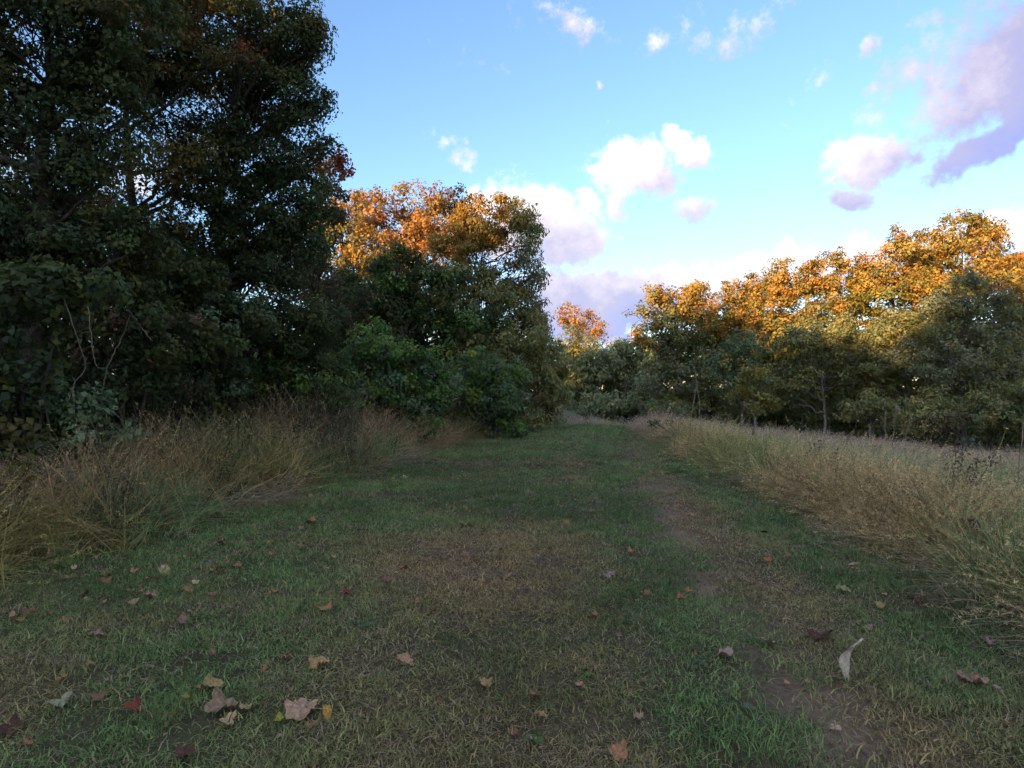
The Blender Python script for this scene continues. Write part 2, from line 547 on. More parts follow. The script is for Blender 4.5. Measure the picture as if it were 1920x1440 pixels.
def plant(name, label, cat, base, lobes, d, leaf=0.12, aspect=0.6, dens=3.0, palette=P_OLIVE, bark=None,
          trunk_r=0.16, clump=0.45, group=None, flat=0.35, part=('trunk', 'crown'), seed=1, bare=0.0, thick=1.0,
          trunk_to=None, twig=True, droop=0.25, stems=1, mixp=None):
    """lobes: (px, py, rx_px, rz_px[, options]) sightings turned into real ellipsoids at distance d (+ dy).
    The trunk stands at base (x, y); limbs run to each lobe, twigs to each leaf clump."""
    rg = np.random.default_rng(seed)
    bx, by = base
    bz = float(height(bx, by))
    root = empty(name, (bx, by, bz))
    O = np.array([bx, by, bz])
    tb = Tubes()
    LV, LF, LC, n = [], [], [], 0
    lob = []
    for q in lobes:
        px, py, rx, rz = q[:4]
        o = q[4] if len(q) > 4 else {}
        dd = d + o.get('dy', 0.0)
        c = at(px, py, dd) - O
        lob.append((c, np.array([rx / F * dd, rx / F * dd * o.get('deep', 0.9), rz / F * dd]), o))
    if cat in ('tree', 'shrub'):
        extra = []
        for c, s_, o in lob:
            for _ in range(4):
                q = rg.normal(size=3); q[2] = abs(q[2]) * .9 - .25; q[1] *= .7; q /= np.linalg.norm(q)
                extra.append((c + q * s_ * rg.uniform(.8, 1.02), s_ * rg.uniform(.26, .48), dict(o, clump=o.get('clump', 1.0) * .75)))
        if cat == 'shrub':                     # leafy skirt down to the ground
            xs_ = [c[0] for c, s_, o in lob]; rx_ = np.mean([s_[0] for c, s_, o in lob])
            for u in np.linspace(min(xs_), max(xs_), 4):
                extra.append((np.array([u + rg.normal(0, .2), rg.normal(0, .25), .30 * rx_ ** .5]), np.array([rx_ * .6, rx_ * .5, .42 * rx_ ** .5]), dict(dens=.9)))
        lob = [(c, s_ * .9, o) for c, s_, o in lob] + extra
    top = max(c[2] + s[2] * 0.2 for c, s, o in lob)
    cx = np.mean([c[0] for c, s, o in lob]); cyy = np.mean([c[1] for c, s, o in lob])
    tt = np.array([cx, cyy, top * 0.86]) if trunk_to is None else at(*trunk_to) - O
    trunks = []
    for k in range(stems):
        e = tt + (rg.normal(0, 0.35, 3) * np.array([1, 1, 0.3]) if k else 0)
        s0 = np.array([0, 0, -0.1]) + (rg.normal(0, 0.2, 3) * np.array([1, 1, 0]) if k else 0)
        tp = curve(s0, e, (rg.normal(0, 0.10) * tt[2] * 0.4, 0, 0), 12, 0.035 * (tt[2] / 8), rg)
        rr = trunk_r * (1 - np.linspace(0, 1, 12) ** 0.9 * 0.86)
        rr[0] *= 1.5; rr[1] *= 1.15
        tb.add(tp, rr, 8)
        trunks.append((tp, rr))
    for c, s, o in lob:
        tp, rr = trunks[rg.integers(len(trunks))]
        # limb leaves the trunk below the lobe
        zt = np.clip(c[2] - (0.5 + 0.35 * np.hypot(c[0] - tp[:, 0].mean(), c[1] - tp[:, 1].mean())), 0.15 * top, tt[2])
        k = int(np.argmin(np.abs(tp[:, 2] - zt)))
        ln = np.linalg.norm(c - tp[k])
        lr = min(rr[k] * 0.75, 0.018 * ln + 0.02)
        lp = curve(tp[k], c, (0, 0, -0.12 * ln), 8, 0.03 * ln, rg)
        tb.add(lp, lr * (1 - np.linspace(0, 1, 8) * 0.72), 6)
        L0 = leaf * o.get('leaf', 1.0)
        area = np.pi * s[0] * s[2]
        nl = int(dens * o.get('dens', 1.0) * area / (0.5 * L0 * L0 * aspect))
        cr = clump * o.get('clump', 1.0)
        nc = max(4, int(1.6 * area / (cr * cr)))
        # clump centres, mostly near the shell of the lobe
        q = rg.normal(size=(nc, 3)); q /= np.linalg.norm(q, axis=1)[:, None]
        rad = 0.45 + 0.60 * rg.random(nc) ** 0.7 + (rg.random(nc) < .1) * rg.uniform(0, .3, nc)
        CC = c + q * rad[:, None] * s
        CC[:, 2] = np.maximum(CC[:, 2], 0.12)
        csz = cr * rg.uniform(0.6, 1.25, nc)
        wgt = csz ** 2 * rg.uniform(0.4, 1.4, nc); wgt /= wgt.sum()
        pa = o.get('palette', palette)
        ccol = pa[rg.integers(len(pa), size=nc)]
        if mixp is not None:
            pick = rg.random(nc) < mixp[1]
            ccol = np.where(pick[:, None], mixp[0][rg.integers(len(mixp[0]), size=nc)], ccol)
        ccol = ccol * rg.uniform(0.75, 1.25, (nc, 1))
        if twig:
            for j in range(nc):
                if rg.random() > .6: continue
                kk = rg.integers(2, 8)
                a = lp[kk]
                dl = np.linalg.norm(CC[j] - a)
                r0 = max(0.006, lr * 0.30) * thick
                tb.add(curve(a, CC[j], (0, 0, 0.10 * dl), 4, 0.05 * dl, rg), np.array([1, .75, .5, .22]) * r0, 3)
        keep = rg.random(nc) >= bare
        which = rg.choice(nc, nl, p=wgt)
        which = which[keep[which]]
        m = len(which)
        g = rg.normal(size=(m, 3)); g /= np.linalg.norm(g, axis=1)[:, None]
        rr_ = rg.random(m) ** 0.45
        pos = CC[which] + g * (rr_ * csz[which])[:, None] * np.array([1, 1, 0.75])
        pos[:, 2] = np.maximum(pos[:, 2], 0.03)
        out = (CC[which] - c) / s
        out /= np.linalg.norm(out, axis=1)[:, None] + 1e-9
        nrm = g * 0.6 + out * 0.6 + np.array([0, 0, flat]) + rg.normal(0, 0.40, (m, 3))
        Ls = L0 * rg.uniform(0.5, 1.35, m)
        v, f = leaf_cards(pos, nrm, Ls, Ls * aspect * rg.uniform(0.8, 1.2, m), rg, droop)
        colr = ccol[which] * rg.uniform(0.72, 1.3, (m, 1)) * LEAF_GAIN
        odd = rg.random(m) < 0.05
        colr[odd] = colr[odd] * np.array([1.7, 1.25, 0.8])
        LV.append(v); LF.append(f + n); n += len(v)
        LC.append(np.repeat(colr, 4, axis=0))
    obj(part[0], tb.mesh(part[0], bark or M_BARK), root)
    if LV:
        obj(part[1], mesh(part[1], np.concatenate(LV), np.concatenate(LF), M_LEAF, colors=np.concatenate(LC)), root)
    tag(root, label, cat, group)
    plant.leaves += n // 4
    return root


plant.leaves = 0
SH = ('stems', 'foliage')


def gp(px, d): return ((px - CX) / F * d, d)


# ------------------------------------------------------------------ the wood that shades the meadow, behind the camera
def build_woodland():
    rg = np.random.default_rng(77)
    az = R(SUN_AZ)
    toward = np.array([math.sin(az), math.cos(az)])
    side = np.array([-toward[1], toward[0]])
    tb = Tubes(); LV, LF, LC, n = [], [], [], 0
    for row in range(3):
        for k in range(-17, 18):
            b = toward * (60 + row * 9 + rg.uniform(-2, 2)) + side * (k * 7.0 + row * 3.5 + rg.uniform(-1.5, 1.5))
            z0 = float(height(b[0], b[1]))
            H = 20.2 + rg.uniform(-1.2, 1.0) + row * 1.2 + (2.8 if k * 7.0 > -5 else -1.4 if -34 < k * 7.0 < -13 else 0.0)
            tb.add(curve((b[0], b[1], z0 - .1), (b[0], b[1], H * .85), (0, 0, 0), 6), np.linspace(.35, .08, 6), 6)
            for j in range(8):
                c = np.array([b[0] + rg.normal(0, 1.6), b[1] + rg.normal(0, 1.6), z0 + (H - z0) * (0.08 + 0.115 * j)])
                s = np.array([3.0, 3.0, 2.0]) * (1.15 - 0.07 * j)
                if j == 7: c[2] = H - s[2]
                m = 165
                q = rg.normal(size=(m, 3)); q /= np.linalg.norm(q, axis=1)[:, None]
                pos = c + q * (rg.random(m) ** 0.4)[:, None] * s
                Ls = rg.uniform(0.9, 1.6, m)
                v, f = leaf_cards(pos, q + rg.normal(0, .6, (m, 3)), Ls, Ls * .75, rg)
                LV.append(v); LF.append(f + n); n += len(v)
                LC.append(np.repeat(P_OLIVE[rg.integers(4, size=m)] * rg.uniform(.7, 1.3, (m, 1)), 4, axis=0))
    V1, F1 = np.concatenate(tb.V), np.concatenate(tb.F)
    V2, F2 = np.concatenate(LV), np.concatenate(LF)
    me = mesh('woodland', np.concatenate([V2, V1]), [F2, F1 + len(V2)], M_LEAF,
              colors=np.concatenate([np.concatenate(LC), np.full((len(V1), 3), .06)]))
    tag(obj('woodland', me), 'tall wood closing off the meadow behind the viewer', 'woodland', kind='stuff')


build_woodland()


# ------------------------------------------------------------------ trees on the left of the path
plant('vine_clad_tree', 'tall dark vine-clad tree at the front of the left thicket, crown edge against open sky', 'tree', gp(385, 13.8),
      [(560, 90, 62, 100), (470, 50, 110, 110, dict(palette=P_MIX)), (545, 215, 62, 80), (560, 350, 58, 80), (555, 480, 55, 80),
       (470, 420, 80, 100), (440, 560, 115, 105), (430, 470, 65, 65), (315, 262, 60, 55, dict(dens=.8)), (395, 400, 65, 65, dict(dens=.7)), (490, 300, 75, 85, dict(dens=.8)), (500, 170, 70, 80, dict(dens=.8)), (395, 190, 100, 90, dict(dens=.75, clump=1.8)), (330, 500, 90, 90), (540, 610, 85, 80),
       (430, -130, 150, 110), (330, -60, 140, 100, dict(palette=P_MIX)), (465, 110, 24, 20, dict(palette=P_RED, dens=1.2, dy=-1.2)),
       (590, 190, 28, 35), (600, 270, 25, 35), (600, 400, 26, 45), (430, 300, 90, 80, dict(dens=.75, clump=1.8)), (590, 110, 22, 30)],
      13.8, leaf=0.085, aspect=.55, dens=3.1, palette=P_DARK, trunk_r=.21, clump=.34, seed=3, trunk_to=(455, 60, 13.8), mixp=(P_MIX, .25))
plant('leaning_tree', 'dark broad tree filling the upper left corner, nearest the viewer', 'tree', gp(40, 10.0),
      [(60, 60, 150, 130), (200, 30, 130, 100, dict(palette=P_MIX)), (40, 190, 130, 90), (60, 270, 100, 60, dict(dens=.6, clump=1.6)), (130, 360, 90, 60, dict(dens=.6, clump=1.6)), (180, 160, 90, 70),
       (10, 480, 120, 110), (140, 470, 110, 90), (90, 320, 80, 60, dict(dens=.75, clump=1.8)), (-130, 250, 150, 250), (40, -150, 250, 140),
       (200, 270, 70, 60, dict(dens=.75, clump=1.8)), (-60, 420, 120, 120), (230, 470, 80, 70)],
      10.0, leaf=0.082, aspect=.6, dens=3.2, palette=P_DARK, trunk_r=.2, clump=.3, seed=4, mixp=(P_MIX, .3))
plant('golden_tree', 'olive-gold tree seen through gaps between the two dark trees', 'tree', gp(270, 13.0),
      [(300, 90, 110, 90), (380, 130, 80, 70, dict(palette=P_GOLD)), (250, 150, 80, 60), (230, 330, 90, 90, dict(dens=.75, clump=1.8)),
       (300, 440, 90, 80, dict(dens=.7)), (130, 420, 90, 70, dict(dens=.6)), (330, 300, 80, 80, dict(dens=.75, clump=1.8)), (250, -30, 150, 90), (60, 400, 90, 80, dict(dens=.5))],
      13.0, leaf=0.085, aspect=.6, dens=2.7, palette=P_GOLD, trunk_r=.17, clump=.34, seed=5, mixp=(P_DARK, .35))
plant('red_leaved_tree', 'small tree with red and orange leaf tips behind the dark tree edge', 'tree', gp(600, 19.5),
      [(632, 312, 26, 22, dict(palette=P_RED)), (600, 325, 30, 30, dict(palette=P_RUST)), (610, 390, 34, 40, dict(palette=P_BROWN)),
       (590, 560, 50, 80, dict(palette=P_BROWN, dens=.5)), (560, 470, 50, 60, dict(palette=P_MIX))],
      19.5, leaf=0.12, aspect=.6, dens=4.0, palette=P_RUST, trunk_r=.09, clump=.36, seed=6, bare=.12)

P_O = dict(palette=P_OLIVE)
plant('oak_tree', 'tall russet tree with rounded billowing crown, highest of the sunlit left group', 'tree', gp(745, 34),
      [(795, 378, 58, 40), (722, 392, 52, 40), (850, 388, 34, 32, dict(palette=P_BROWN)), (680, 420, 45, 40), (765, 440, 75, 45),
       (830, 430, 55, 45), (755, 500, 90, 50), (690, 480, 50, 45), (840, 490, 60, 45), (750, 580, 110, 70, dict(palette=P_OLIVE))],
      34, leaf=0.17, aspect=.62, dens=2.3, palette=P_RUST, trunk_r=.26, clump=.62, seed=7, bare=.10)
plant('amber_tree', 'amber tree glowing low beside the dark tree edge, left of the russet tree', 'tree', gp(640, 31),
      [(650, 405, 34, 36), (632, 450, 42, 42, dict(palette=P_YELL)), (690, 465, 42, 36), (660, 500, 55, 36), (605, 440, 32, 50), (650, 550, 60, 50, dict(palette=P_OLIVE)),
       (600, 560, 60, 60, dict(palette=P_OLIVE, dens=.8))],
      31, leaf=0.16, aspect=.62, dens=2.4, palette=P_TURN, trunk_r=.17, clump=.5, seed=8)
plant('feathery_tree', 'airy yellow-green tree with drooping sprays and a forked bare trunk', 'tree', gp(872, 27),
      [(935, 415, 62, 36), (985, 440, 34, 50, dict(dens=.7, palette=P_OLIVE)), (885, 430, 45, 40, dict(palette=P_TURN)), (915, 480, 70, 45, dict(dens=.7)),
       (985, 525, 36, 60, dict(dens=.55, palette=P_GREY)), (1003, 600, 24, 55, dict(dens=.6, palette=P_GREY)), (965, 600, 50, 60, dict(dens=.7, palette=P_OLIVE)),
       (1000, 680, 34, 60, dict(palette=P_OLIVE)), (905, 560, 55, 45, dict(dens=.6, palette=P_OLIVE)), (960, 690, 50, 50, dict(palette=P_OLIVE)), (850, 460, 40, 40, dict(palette=P_TURN)), (870, 530, 45, 45, P_O), (860, 590, 45, 45, P_O), (945, 550, 45, 45, P_O), (920, 640, 50, 40, P_O)],
      27, leaf=0.15, aspect=.45, dens=4.0, palette=P_TURN, trunk_r=.2, clump=.5, seed=9, droop=.9, trunk_to=(905, 470, 27), thick=1.5)
plant('dark_green_tree', 'low dense dark green tree in front of the sunlit left group', 'tree', gp(765, 23),
      [(765, 505, 62, 42), (705, 550, 62, 50), (805, 550, 62, 50), (852, 525, 34, 34), (730, 620, 85, 55), (645, 590, 55, 60), (815, 630, 60, 55), (760, 580, 60, 50), (865, 640, 50, 50), (830, 690, 60, 45), (900, 600, 45, 45)],
      23, leaf=0.14, aspect=.5, dens=2.9, palette=P_DARK, trunk_r=.16, clump=.46, seed=10, mixp=(P_GREEN, .25), droop=.6)
plant('green_vine_mound', 'bright green mound of vines over a bush beside the path', 'shrub', gp(730, 17),
      [(715, 655, 48, 40), (762, 678, 55, 45), (680, 690, 55, 45), (740, 725, 95, 55), (815, 722, 46, 46), (640, 730, 60, 55), (770, 770, 80, 40, dict(palette=P_DARK)), (690, 775, 70, 40, dict(palette=P_DARK))],
      17, leaf=0.09, aspect=.7, dens=3.0, palette=P_GREEN, trunk_r=.06, clump=.3, seed=12, part=SH, stems=3, mixp=(P_TEAL, .35))
plant('rounded_bush', 'rounded grey-green bush at the left edge where the path narrows', 'shrub', gp(915, 19.5),
      [(900, 695, 50, 40), (942, 715, 42, 42), (935, 765, 48, 36), (868, 755, 46, 46), (900, 740, 50, 45), (960, 780, 24, 24, dict(palette=P_BROWN))],
      19.5, leaf=0.095, aspect=.65, dens=3.0, palette=P_TEAL, trunk_r=.05, clump=.3, seed=13, part=SH, stems=3, mixp=(P_GREEN, .45))
plant('olive_sapling_clump', 'olive sapling clump with layered leaves above the rounded bush', 'shrub', gp(940, 23),
      [(860, 680, 50, 45), (905, 690, 60, 50), (935, 640, 45, 30), (895, 660, 45, 36), (985, 690, 42, 45), (1012, 735, 30, 45), (930, 700, 50, 40), (880, 620, 34, 40, dict(palette=P_TEAL)), (1000, 650, 34, 40)],
      23, leaf=0.16, aspect=.42, dens=2.9, palette=P_OLIVE, trunk_r=.06, clump=.36, seed=14, part=SH, stems=3, droop=.6)
plant('brown_thicket', 'brownish leafless thicket in the dip between dark tree and green mound', 'shrub', gp(600, 18.5),
      [(610, 610, 50, 50), (580, 680, 60, 60), (655, 580, 40, 45), (630, 680, 50, 55), (560, 740, 80, 50)],
      18.5, leaf=0.10, aspect=.6, dens=2.7, palette=P_BROWN, trunk_r=.05, clump=.34, seed=15, part=SH, stems=4, mixp=(P_DARK, .55), bare=.1)
plant('path_end_bush', 'yellowish bush leaning over the far end of the path', 'shrub', gp(1035, 31),
      [(1030, 650, 26, 40), (1035, 700, 30, 40), (1030, 740, 34, 34), (1020, 770, 26, 24)],
      31, leaf=0.17, aspect=.5, dens=2.9, palette=P_OLIVE, trunk_r=.06, clump=.4, seed=16, part=SH, stems=3, mixp=(P_YELL, .2))

# near thicket under the dark trees
near = [
    ('large-leaved vine tangle climbing at the far left edge', 40, 8.2, [(30, 560, 110, 70), (-60, 640, 120, 110), (60, 660, 70, 60, dict(dens=.35)), (20, 800, 80, 90), (-60, 850, 120, 120), (120, 560, 90, 60), (60, 900, 70, 60)], P_DARK, .10, .8, P_MIX),
    ('teal-leaved bramble low at the left beside dry grass', 140, 8.6, [(120, 760, 80, 60), (60, 840, 90, 60), (190, 800, 60, 50), (40, 740, 60, 60)], P_TEAL, .09, .75, P_DARK),
    ('sparse twiggy bush with bare curling vines', 230, 10.2, [(230, 590, 90, 60), (170, 540, 90, 60, dict(palette=P_MIX)), (300, 640, 90, 70), (240, 720, 110, 60), (180, 640, 60, 60, dict(dens=.4))], P_DARK, .085, .65, P_BROWN),
    ('dark bush under the vine-clad tree', 370, 12.2, [(370, 600, 90, 70), (330, 680, 100, 60), (440, 650, 90, 70), (400, 730, 110, 50), (300, 560, 80, 60)], P_DARK, .085, .6, P_TEAL),
    ('glossy dark bush behind the reddish dry grass', 500, 14.0, [(500, 640, 80, 60), (460, 710, 90, 50), (560, 700, 80, 60), (520, 745, 100, 40), (600, 750, 70, 40)], P_DARK, .09, .55, P_GREEN),
    ('shadowy bush at the back of the left thicket', 120, 12.0, [(120, 620, 150, 90), (0, 560, 150, 110), (260, 500, 110, 90, dict(dens=.7)), (100, 740, 160, 80), (330, 540, 90, 70)], P_DARK, .10, .6, P_MIX),
]
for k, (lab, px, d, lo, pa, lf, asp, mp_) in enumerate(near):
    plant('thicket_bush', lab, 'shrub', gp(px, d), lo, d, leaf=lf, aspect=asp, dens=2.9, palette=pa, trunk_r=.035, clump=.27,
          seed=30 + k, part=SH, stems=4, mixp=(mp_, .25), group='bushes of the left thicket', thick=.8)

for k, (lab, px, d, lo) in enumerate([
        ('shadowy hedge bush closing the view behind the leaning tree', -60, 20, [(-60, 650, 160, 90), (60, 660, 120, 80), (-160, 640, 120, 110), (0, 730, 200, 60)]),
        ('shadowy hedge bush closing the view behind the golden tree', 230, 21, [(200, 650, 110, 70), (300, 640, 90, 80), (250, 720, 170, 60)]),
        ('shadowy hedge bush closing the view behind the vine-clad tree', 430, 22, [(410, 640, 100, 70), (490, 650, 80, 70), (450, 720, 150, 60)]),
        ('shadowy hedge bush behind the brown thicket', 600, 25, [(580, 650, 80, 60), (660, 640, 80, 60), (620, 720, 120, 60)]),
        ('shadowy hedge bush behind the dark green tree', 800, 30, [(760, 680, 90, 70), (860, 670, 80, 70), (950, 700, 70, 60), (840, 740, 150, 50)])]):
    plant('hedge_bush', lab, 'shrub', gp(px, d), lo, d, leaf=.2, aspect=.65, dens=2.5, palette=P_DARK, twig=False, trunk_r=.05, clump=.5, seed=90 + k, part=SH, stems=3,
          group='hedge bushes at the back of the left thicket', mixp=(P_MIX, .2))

# ------------------------------------------------------------------ far end and right-hand tree line
plant('lone_tree', 'slim tree with glowing orange top and pale trunk beyond the path end', 'tree', gp(1097, 63),
      [(1085, 598, 36, 28, dict(palette=P_RUST)), (1110, 615, 22, 30, dict(palette=P_RUST, dens=.7)), (1066, 640, 30, 40, dict(dens=.9)), (1100, 650, 34, 34, dict(dens=.6)),
       (1125, 635, 22, 26, dict(palette=P_RUST, dens=.4)), (1075, 690, 32, 45), (1060, 735, 34, 34), (1105, 700, 26, 40, dict(dens=.6, palette=P_BROWN)), (1090, 745, 46, 34, dict(palette=P_GREY)), (1120, 715, 30, 34, dict(palette=P_GREY)), (1065, 690, 34, 46), (1095, 675, 32, 40)],
      63, leaf=0.24, aspect=.6, dens=2.0, palette=P_OLIVE, bark=M_PALE_BARK, trunk_r=.24, clump=.72, seed=40, bare=.12, thick=1.2)
far = [('mid-green tree closing the path end below the lone tree', 1098, 57, [(1100, 722, 40, 34), (1072, 745, 34, 30), (1126, 700, 34, 36), (1150, 675, 30, 28), (1060, 700, 26, 40)]),
       ('grey-green rounded tree at the foot of the far gap', 1150, 60, [(1148, 690, 42, 40), (1130, 740, 40, 40), (1165, 745, 44, 44)]),
       ('pale haze-toned tree filling the far gap, beside the tall right trees', 1195, 58, [(1218, 668, 30, 30), (1240, 685, 36, 36), (1192, 680, 40, 34), (1180, 725, 46, 46), (1215, 740, 40, 46), (1205, 690, 30, 30)]),
       ('dark low tree in the hollow under the pale haze-toned tree', 1170, 50, [(1230, 715, 40, 40), (1165, 760, 50, 30), (1215, 765, 46, 34), (1120, 765, 34, 26)])]
for k, (lab, px, d, lo) in enumerate(far):
    plant('hollow_tree', lab, 'tree', gp(px, d), lo, d, leaf=.28, aspect=.6, dens=4.0, palette=P_HAZE, trunk_r=.16, clump=.7, seed=50 + k,
          group='trees in the far gap')
for k, (px, w_) in enumerate(((1152, 7), (1164, 8))):
    plant('distant_tree', ('leftmost' if k == 0 else 'rightmost') + ' of two tiny dark treetops far off against the sky gap', 'tree', gp(px, 170),
          [(px, 648, w_, 12), (px, 665, w_ * 1.3, 16), (px, 690, w_ * 1.6, 20)], 170, leaf=.7, aspect=.6, dens=2.4, palette=P_GREY, trunk_r=.3, clump=1.0, seed=55 + k,
          group='tiny far treetops')

DN = dict(palette=P_OLIVE)
right = [
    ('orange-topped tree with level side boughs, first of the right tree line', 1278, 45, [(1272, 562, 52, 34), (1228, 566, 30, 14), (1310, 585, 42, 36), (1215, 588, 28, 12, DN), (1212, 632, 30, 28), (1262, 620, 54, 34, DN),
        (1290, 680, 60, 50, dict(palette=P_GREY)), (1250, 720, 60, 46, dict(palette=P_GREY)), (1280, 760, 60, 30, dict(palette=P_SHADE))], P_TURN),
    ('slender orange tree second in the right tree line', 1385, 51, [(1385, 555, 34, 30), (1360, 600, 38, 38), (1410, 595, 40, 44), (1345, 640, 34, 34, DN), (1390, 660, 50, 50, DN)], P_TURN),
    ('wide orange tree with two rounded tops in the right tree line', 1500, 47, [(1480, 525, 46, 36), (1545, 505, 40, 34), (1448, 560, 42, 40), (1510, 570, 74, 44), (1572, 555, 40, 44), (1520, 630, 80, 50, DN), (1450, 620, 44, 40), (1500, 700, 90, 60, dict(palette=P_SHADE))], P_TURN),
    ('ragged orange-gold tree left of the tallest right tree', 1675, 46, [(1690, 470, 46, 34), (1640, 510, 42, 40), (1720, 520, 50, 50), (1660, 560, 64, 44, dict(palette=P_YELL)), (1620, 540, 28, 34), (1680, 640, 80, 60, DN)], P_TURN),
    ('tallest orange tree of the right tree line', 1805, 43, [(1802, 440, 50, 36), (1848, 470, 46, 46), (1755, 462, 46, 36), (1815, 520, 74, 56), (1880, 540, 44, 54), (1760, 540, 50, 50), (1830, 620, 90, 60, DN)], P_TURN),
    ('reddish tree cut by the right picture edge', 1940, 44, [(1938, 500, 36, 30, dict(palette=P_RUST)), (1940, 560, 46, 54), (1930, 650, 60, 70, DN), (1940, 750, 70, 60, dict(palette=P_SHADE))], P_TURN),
]
right += [
    ('low orange tree filling the dip after the first right tree', 1335, 49, [(1335, 600, 40, 34), (1320, 640, 44, 40), (1360, 660, 44, 44, DN)], P_TURN),
    ('golden tree between the slender and the wide orange tree', 1440, 50, [(1435, 560, 40, 36), (1450, 620, 50, 46), (1425, 670, 50, 40, DN)], P_TURN),
    ('low golden tree right of the wide two-topped tree', 1605, 50, [(1600, 555, 40, 44), (1610, 620, 54, 50), (1580, 670, 50, 40, DN)], P_TURN),
    ('golden tree half hidden between the ragged and the tallest tree', 1745, 49, [(1740, 500, 44, 44), (1740, 580, 60, 56), (1715, 640, 54, 50, DN)], P_TURN),
    ('golden tree filling the gap before the right picture edge', 1890, 48, [(1885, 520, 40, 40), (1895, 600, 54, 60), (1870, 660, 60, 50, DN)], P_TURN),
]
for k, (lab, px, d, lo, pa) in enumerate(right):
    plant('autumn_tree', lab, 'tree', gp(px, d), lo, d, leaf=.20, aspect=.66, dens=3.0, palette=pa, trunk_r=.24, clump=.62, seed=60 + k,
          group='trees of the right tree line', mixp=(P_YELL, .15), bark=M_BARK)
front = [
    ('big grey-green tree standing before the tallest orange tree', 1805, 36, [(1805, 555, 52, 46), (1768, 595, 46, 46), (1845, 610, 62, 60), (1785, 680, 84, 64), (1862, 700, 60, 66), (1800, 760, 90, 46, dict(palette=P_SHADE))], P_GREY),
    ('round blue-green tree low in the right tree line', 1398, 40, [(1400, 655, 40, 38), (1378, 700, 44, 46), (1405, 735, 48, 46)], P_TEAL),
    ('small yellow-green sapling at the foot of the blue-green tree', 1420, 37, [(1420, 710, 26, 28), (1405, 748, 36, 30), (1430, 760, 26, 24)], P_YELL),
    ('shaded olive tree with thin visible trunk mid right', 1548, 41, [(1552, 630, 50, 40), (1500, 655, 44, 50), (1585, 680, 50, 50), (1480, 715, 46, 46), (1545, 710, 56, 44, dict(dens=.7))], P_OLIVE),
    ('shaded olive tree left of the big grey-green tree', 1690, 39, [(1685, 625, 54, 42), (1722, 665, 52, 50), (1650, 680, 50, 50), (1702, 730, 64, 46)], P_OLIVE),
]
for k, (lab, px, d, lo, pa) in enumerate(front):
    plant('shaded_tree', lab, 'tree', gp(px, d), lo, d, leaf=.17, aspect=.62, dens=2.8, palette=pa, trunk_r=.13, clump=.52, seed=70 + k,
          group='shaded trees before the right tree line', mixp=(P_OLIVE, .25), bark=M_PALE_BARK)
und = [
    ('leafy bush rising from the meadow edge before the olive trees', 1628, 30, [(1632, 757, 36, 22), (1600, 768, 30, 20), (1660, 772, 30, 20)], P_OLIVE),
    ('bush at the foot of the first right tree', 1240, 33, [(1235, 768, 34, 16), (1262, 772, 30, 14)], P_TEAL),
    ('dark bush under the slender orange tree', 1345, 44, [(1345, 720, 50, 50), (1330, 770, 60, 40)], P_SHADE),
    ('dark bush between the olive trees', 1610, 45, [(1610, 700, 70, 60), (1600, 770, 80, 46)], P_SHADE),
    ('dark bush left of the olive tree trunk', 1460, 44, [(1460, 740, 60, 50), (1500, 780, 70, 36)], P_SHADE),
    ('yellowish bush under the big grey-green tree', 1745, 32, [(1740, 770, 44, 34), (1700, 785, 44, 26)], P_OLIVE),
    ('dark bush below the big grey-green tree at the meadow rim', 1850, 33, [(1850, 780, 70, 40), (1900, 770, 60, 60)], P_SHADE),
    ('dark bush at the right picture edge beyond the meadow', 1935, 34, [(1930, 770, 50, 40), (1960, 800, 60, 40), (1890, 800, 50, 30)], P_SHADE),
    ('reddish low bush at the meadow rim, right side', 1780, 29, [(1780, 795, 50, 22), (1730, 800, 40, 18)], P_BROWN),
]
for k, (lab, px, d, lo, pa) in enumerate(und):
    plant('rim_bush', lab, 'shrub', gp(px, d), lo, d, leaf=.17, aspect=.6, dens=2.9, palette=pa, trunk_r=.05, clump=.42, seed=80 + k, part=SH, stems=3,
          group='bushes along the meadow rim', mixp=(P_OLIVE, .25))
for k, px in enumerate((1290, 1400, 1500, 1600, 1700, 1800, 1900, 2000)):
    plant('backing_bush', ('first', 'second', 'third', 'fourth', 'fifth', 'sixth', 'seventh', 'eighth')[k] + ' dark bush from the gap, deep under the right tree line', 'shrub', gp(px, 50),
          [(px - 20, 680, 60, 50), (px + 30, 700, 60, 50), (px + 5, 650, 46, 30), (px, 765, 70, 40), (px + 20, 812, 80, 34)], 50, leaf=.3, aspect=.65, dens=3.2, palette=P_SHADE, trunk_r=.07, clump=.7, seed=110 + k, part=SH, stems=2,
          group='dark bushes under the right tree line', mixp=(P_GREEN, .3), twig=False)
print('leaves', plant.leaves)


# ------------------------------------------------------------------ grass: tufts set out by geometry nodes
def blade(rg, h, w, bend, spread, n=4):
    """curved tapering blade: verts and quads"""
    az = rg.uniform(0, 2 * np.pi)
    dirv = np.array([math.cos(az), math.sin(az), 0])
    wd = np.array([-math.sin(az), math.cos(az), 0])
    tw = rg.uniform(-1.0, 1.0)
    wd = wd * math.cos(tw) + dirv * math.sin(tw) * .9
    b = rg.normal(0, spread, 2)
    t = np.linspace(0, 1, n)
    P = np.zeros((n, 3))
    P[:, 0] = b[0] + dirv[0] * bend * h * t ** 1.8
    P[:, 1] = b[1] + dirv[1] * bend * h * t ** 1.8
    P[:, 2] = h * (t - 0.28 * bend * t ** 2.4)
    ww = w * (1 - t ** 1.6 * 0.9)
    V = np.stack([P - wd * ww[:, None] / 2, P + wd * ww[:, None] / 2], 1).reshape(-1, 3)
    i = np.arange(n - 1) * 2
    return V, np.stack([i, i + 1, i + 3, i + 2], 1), P


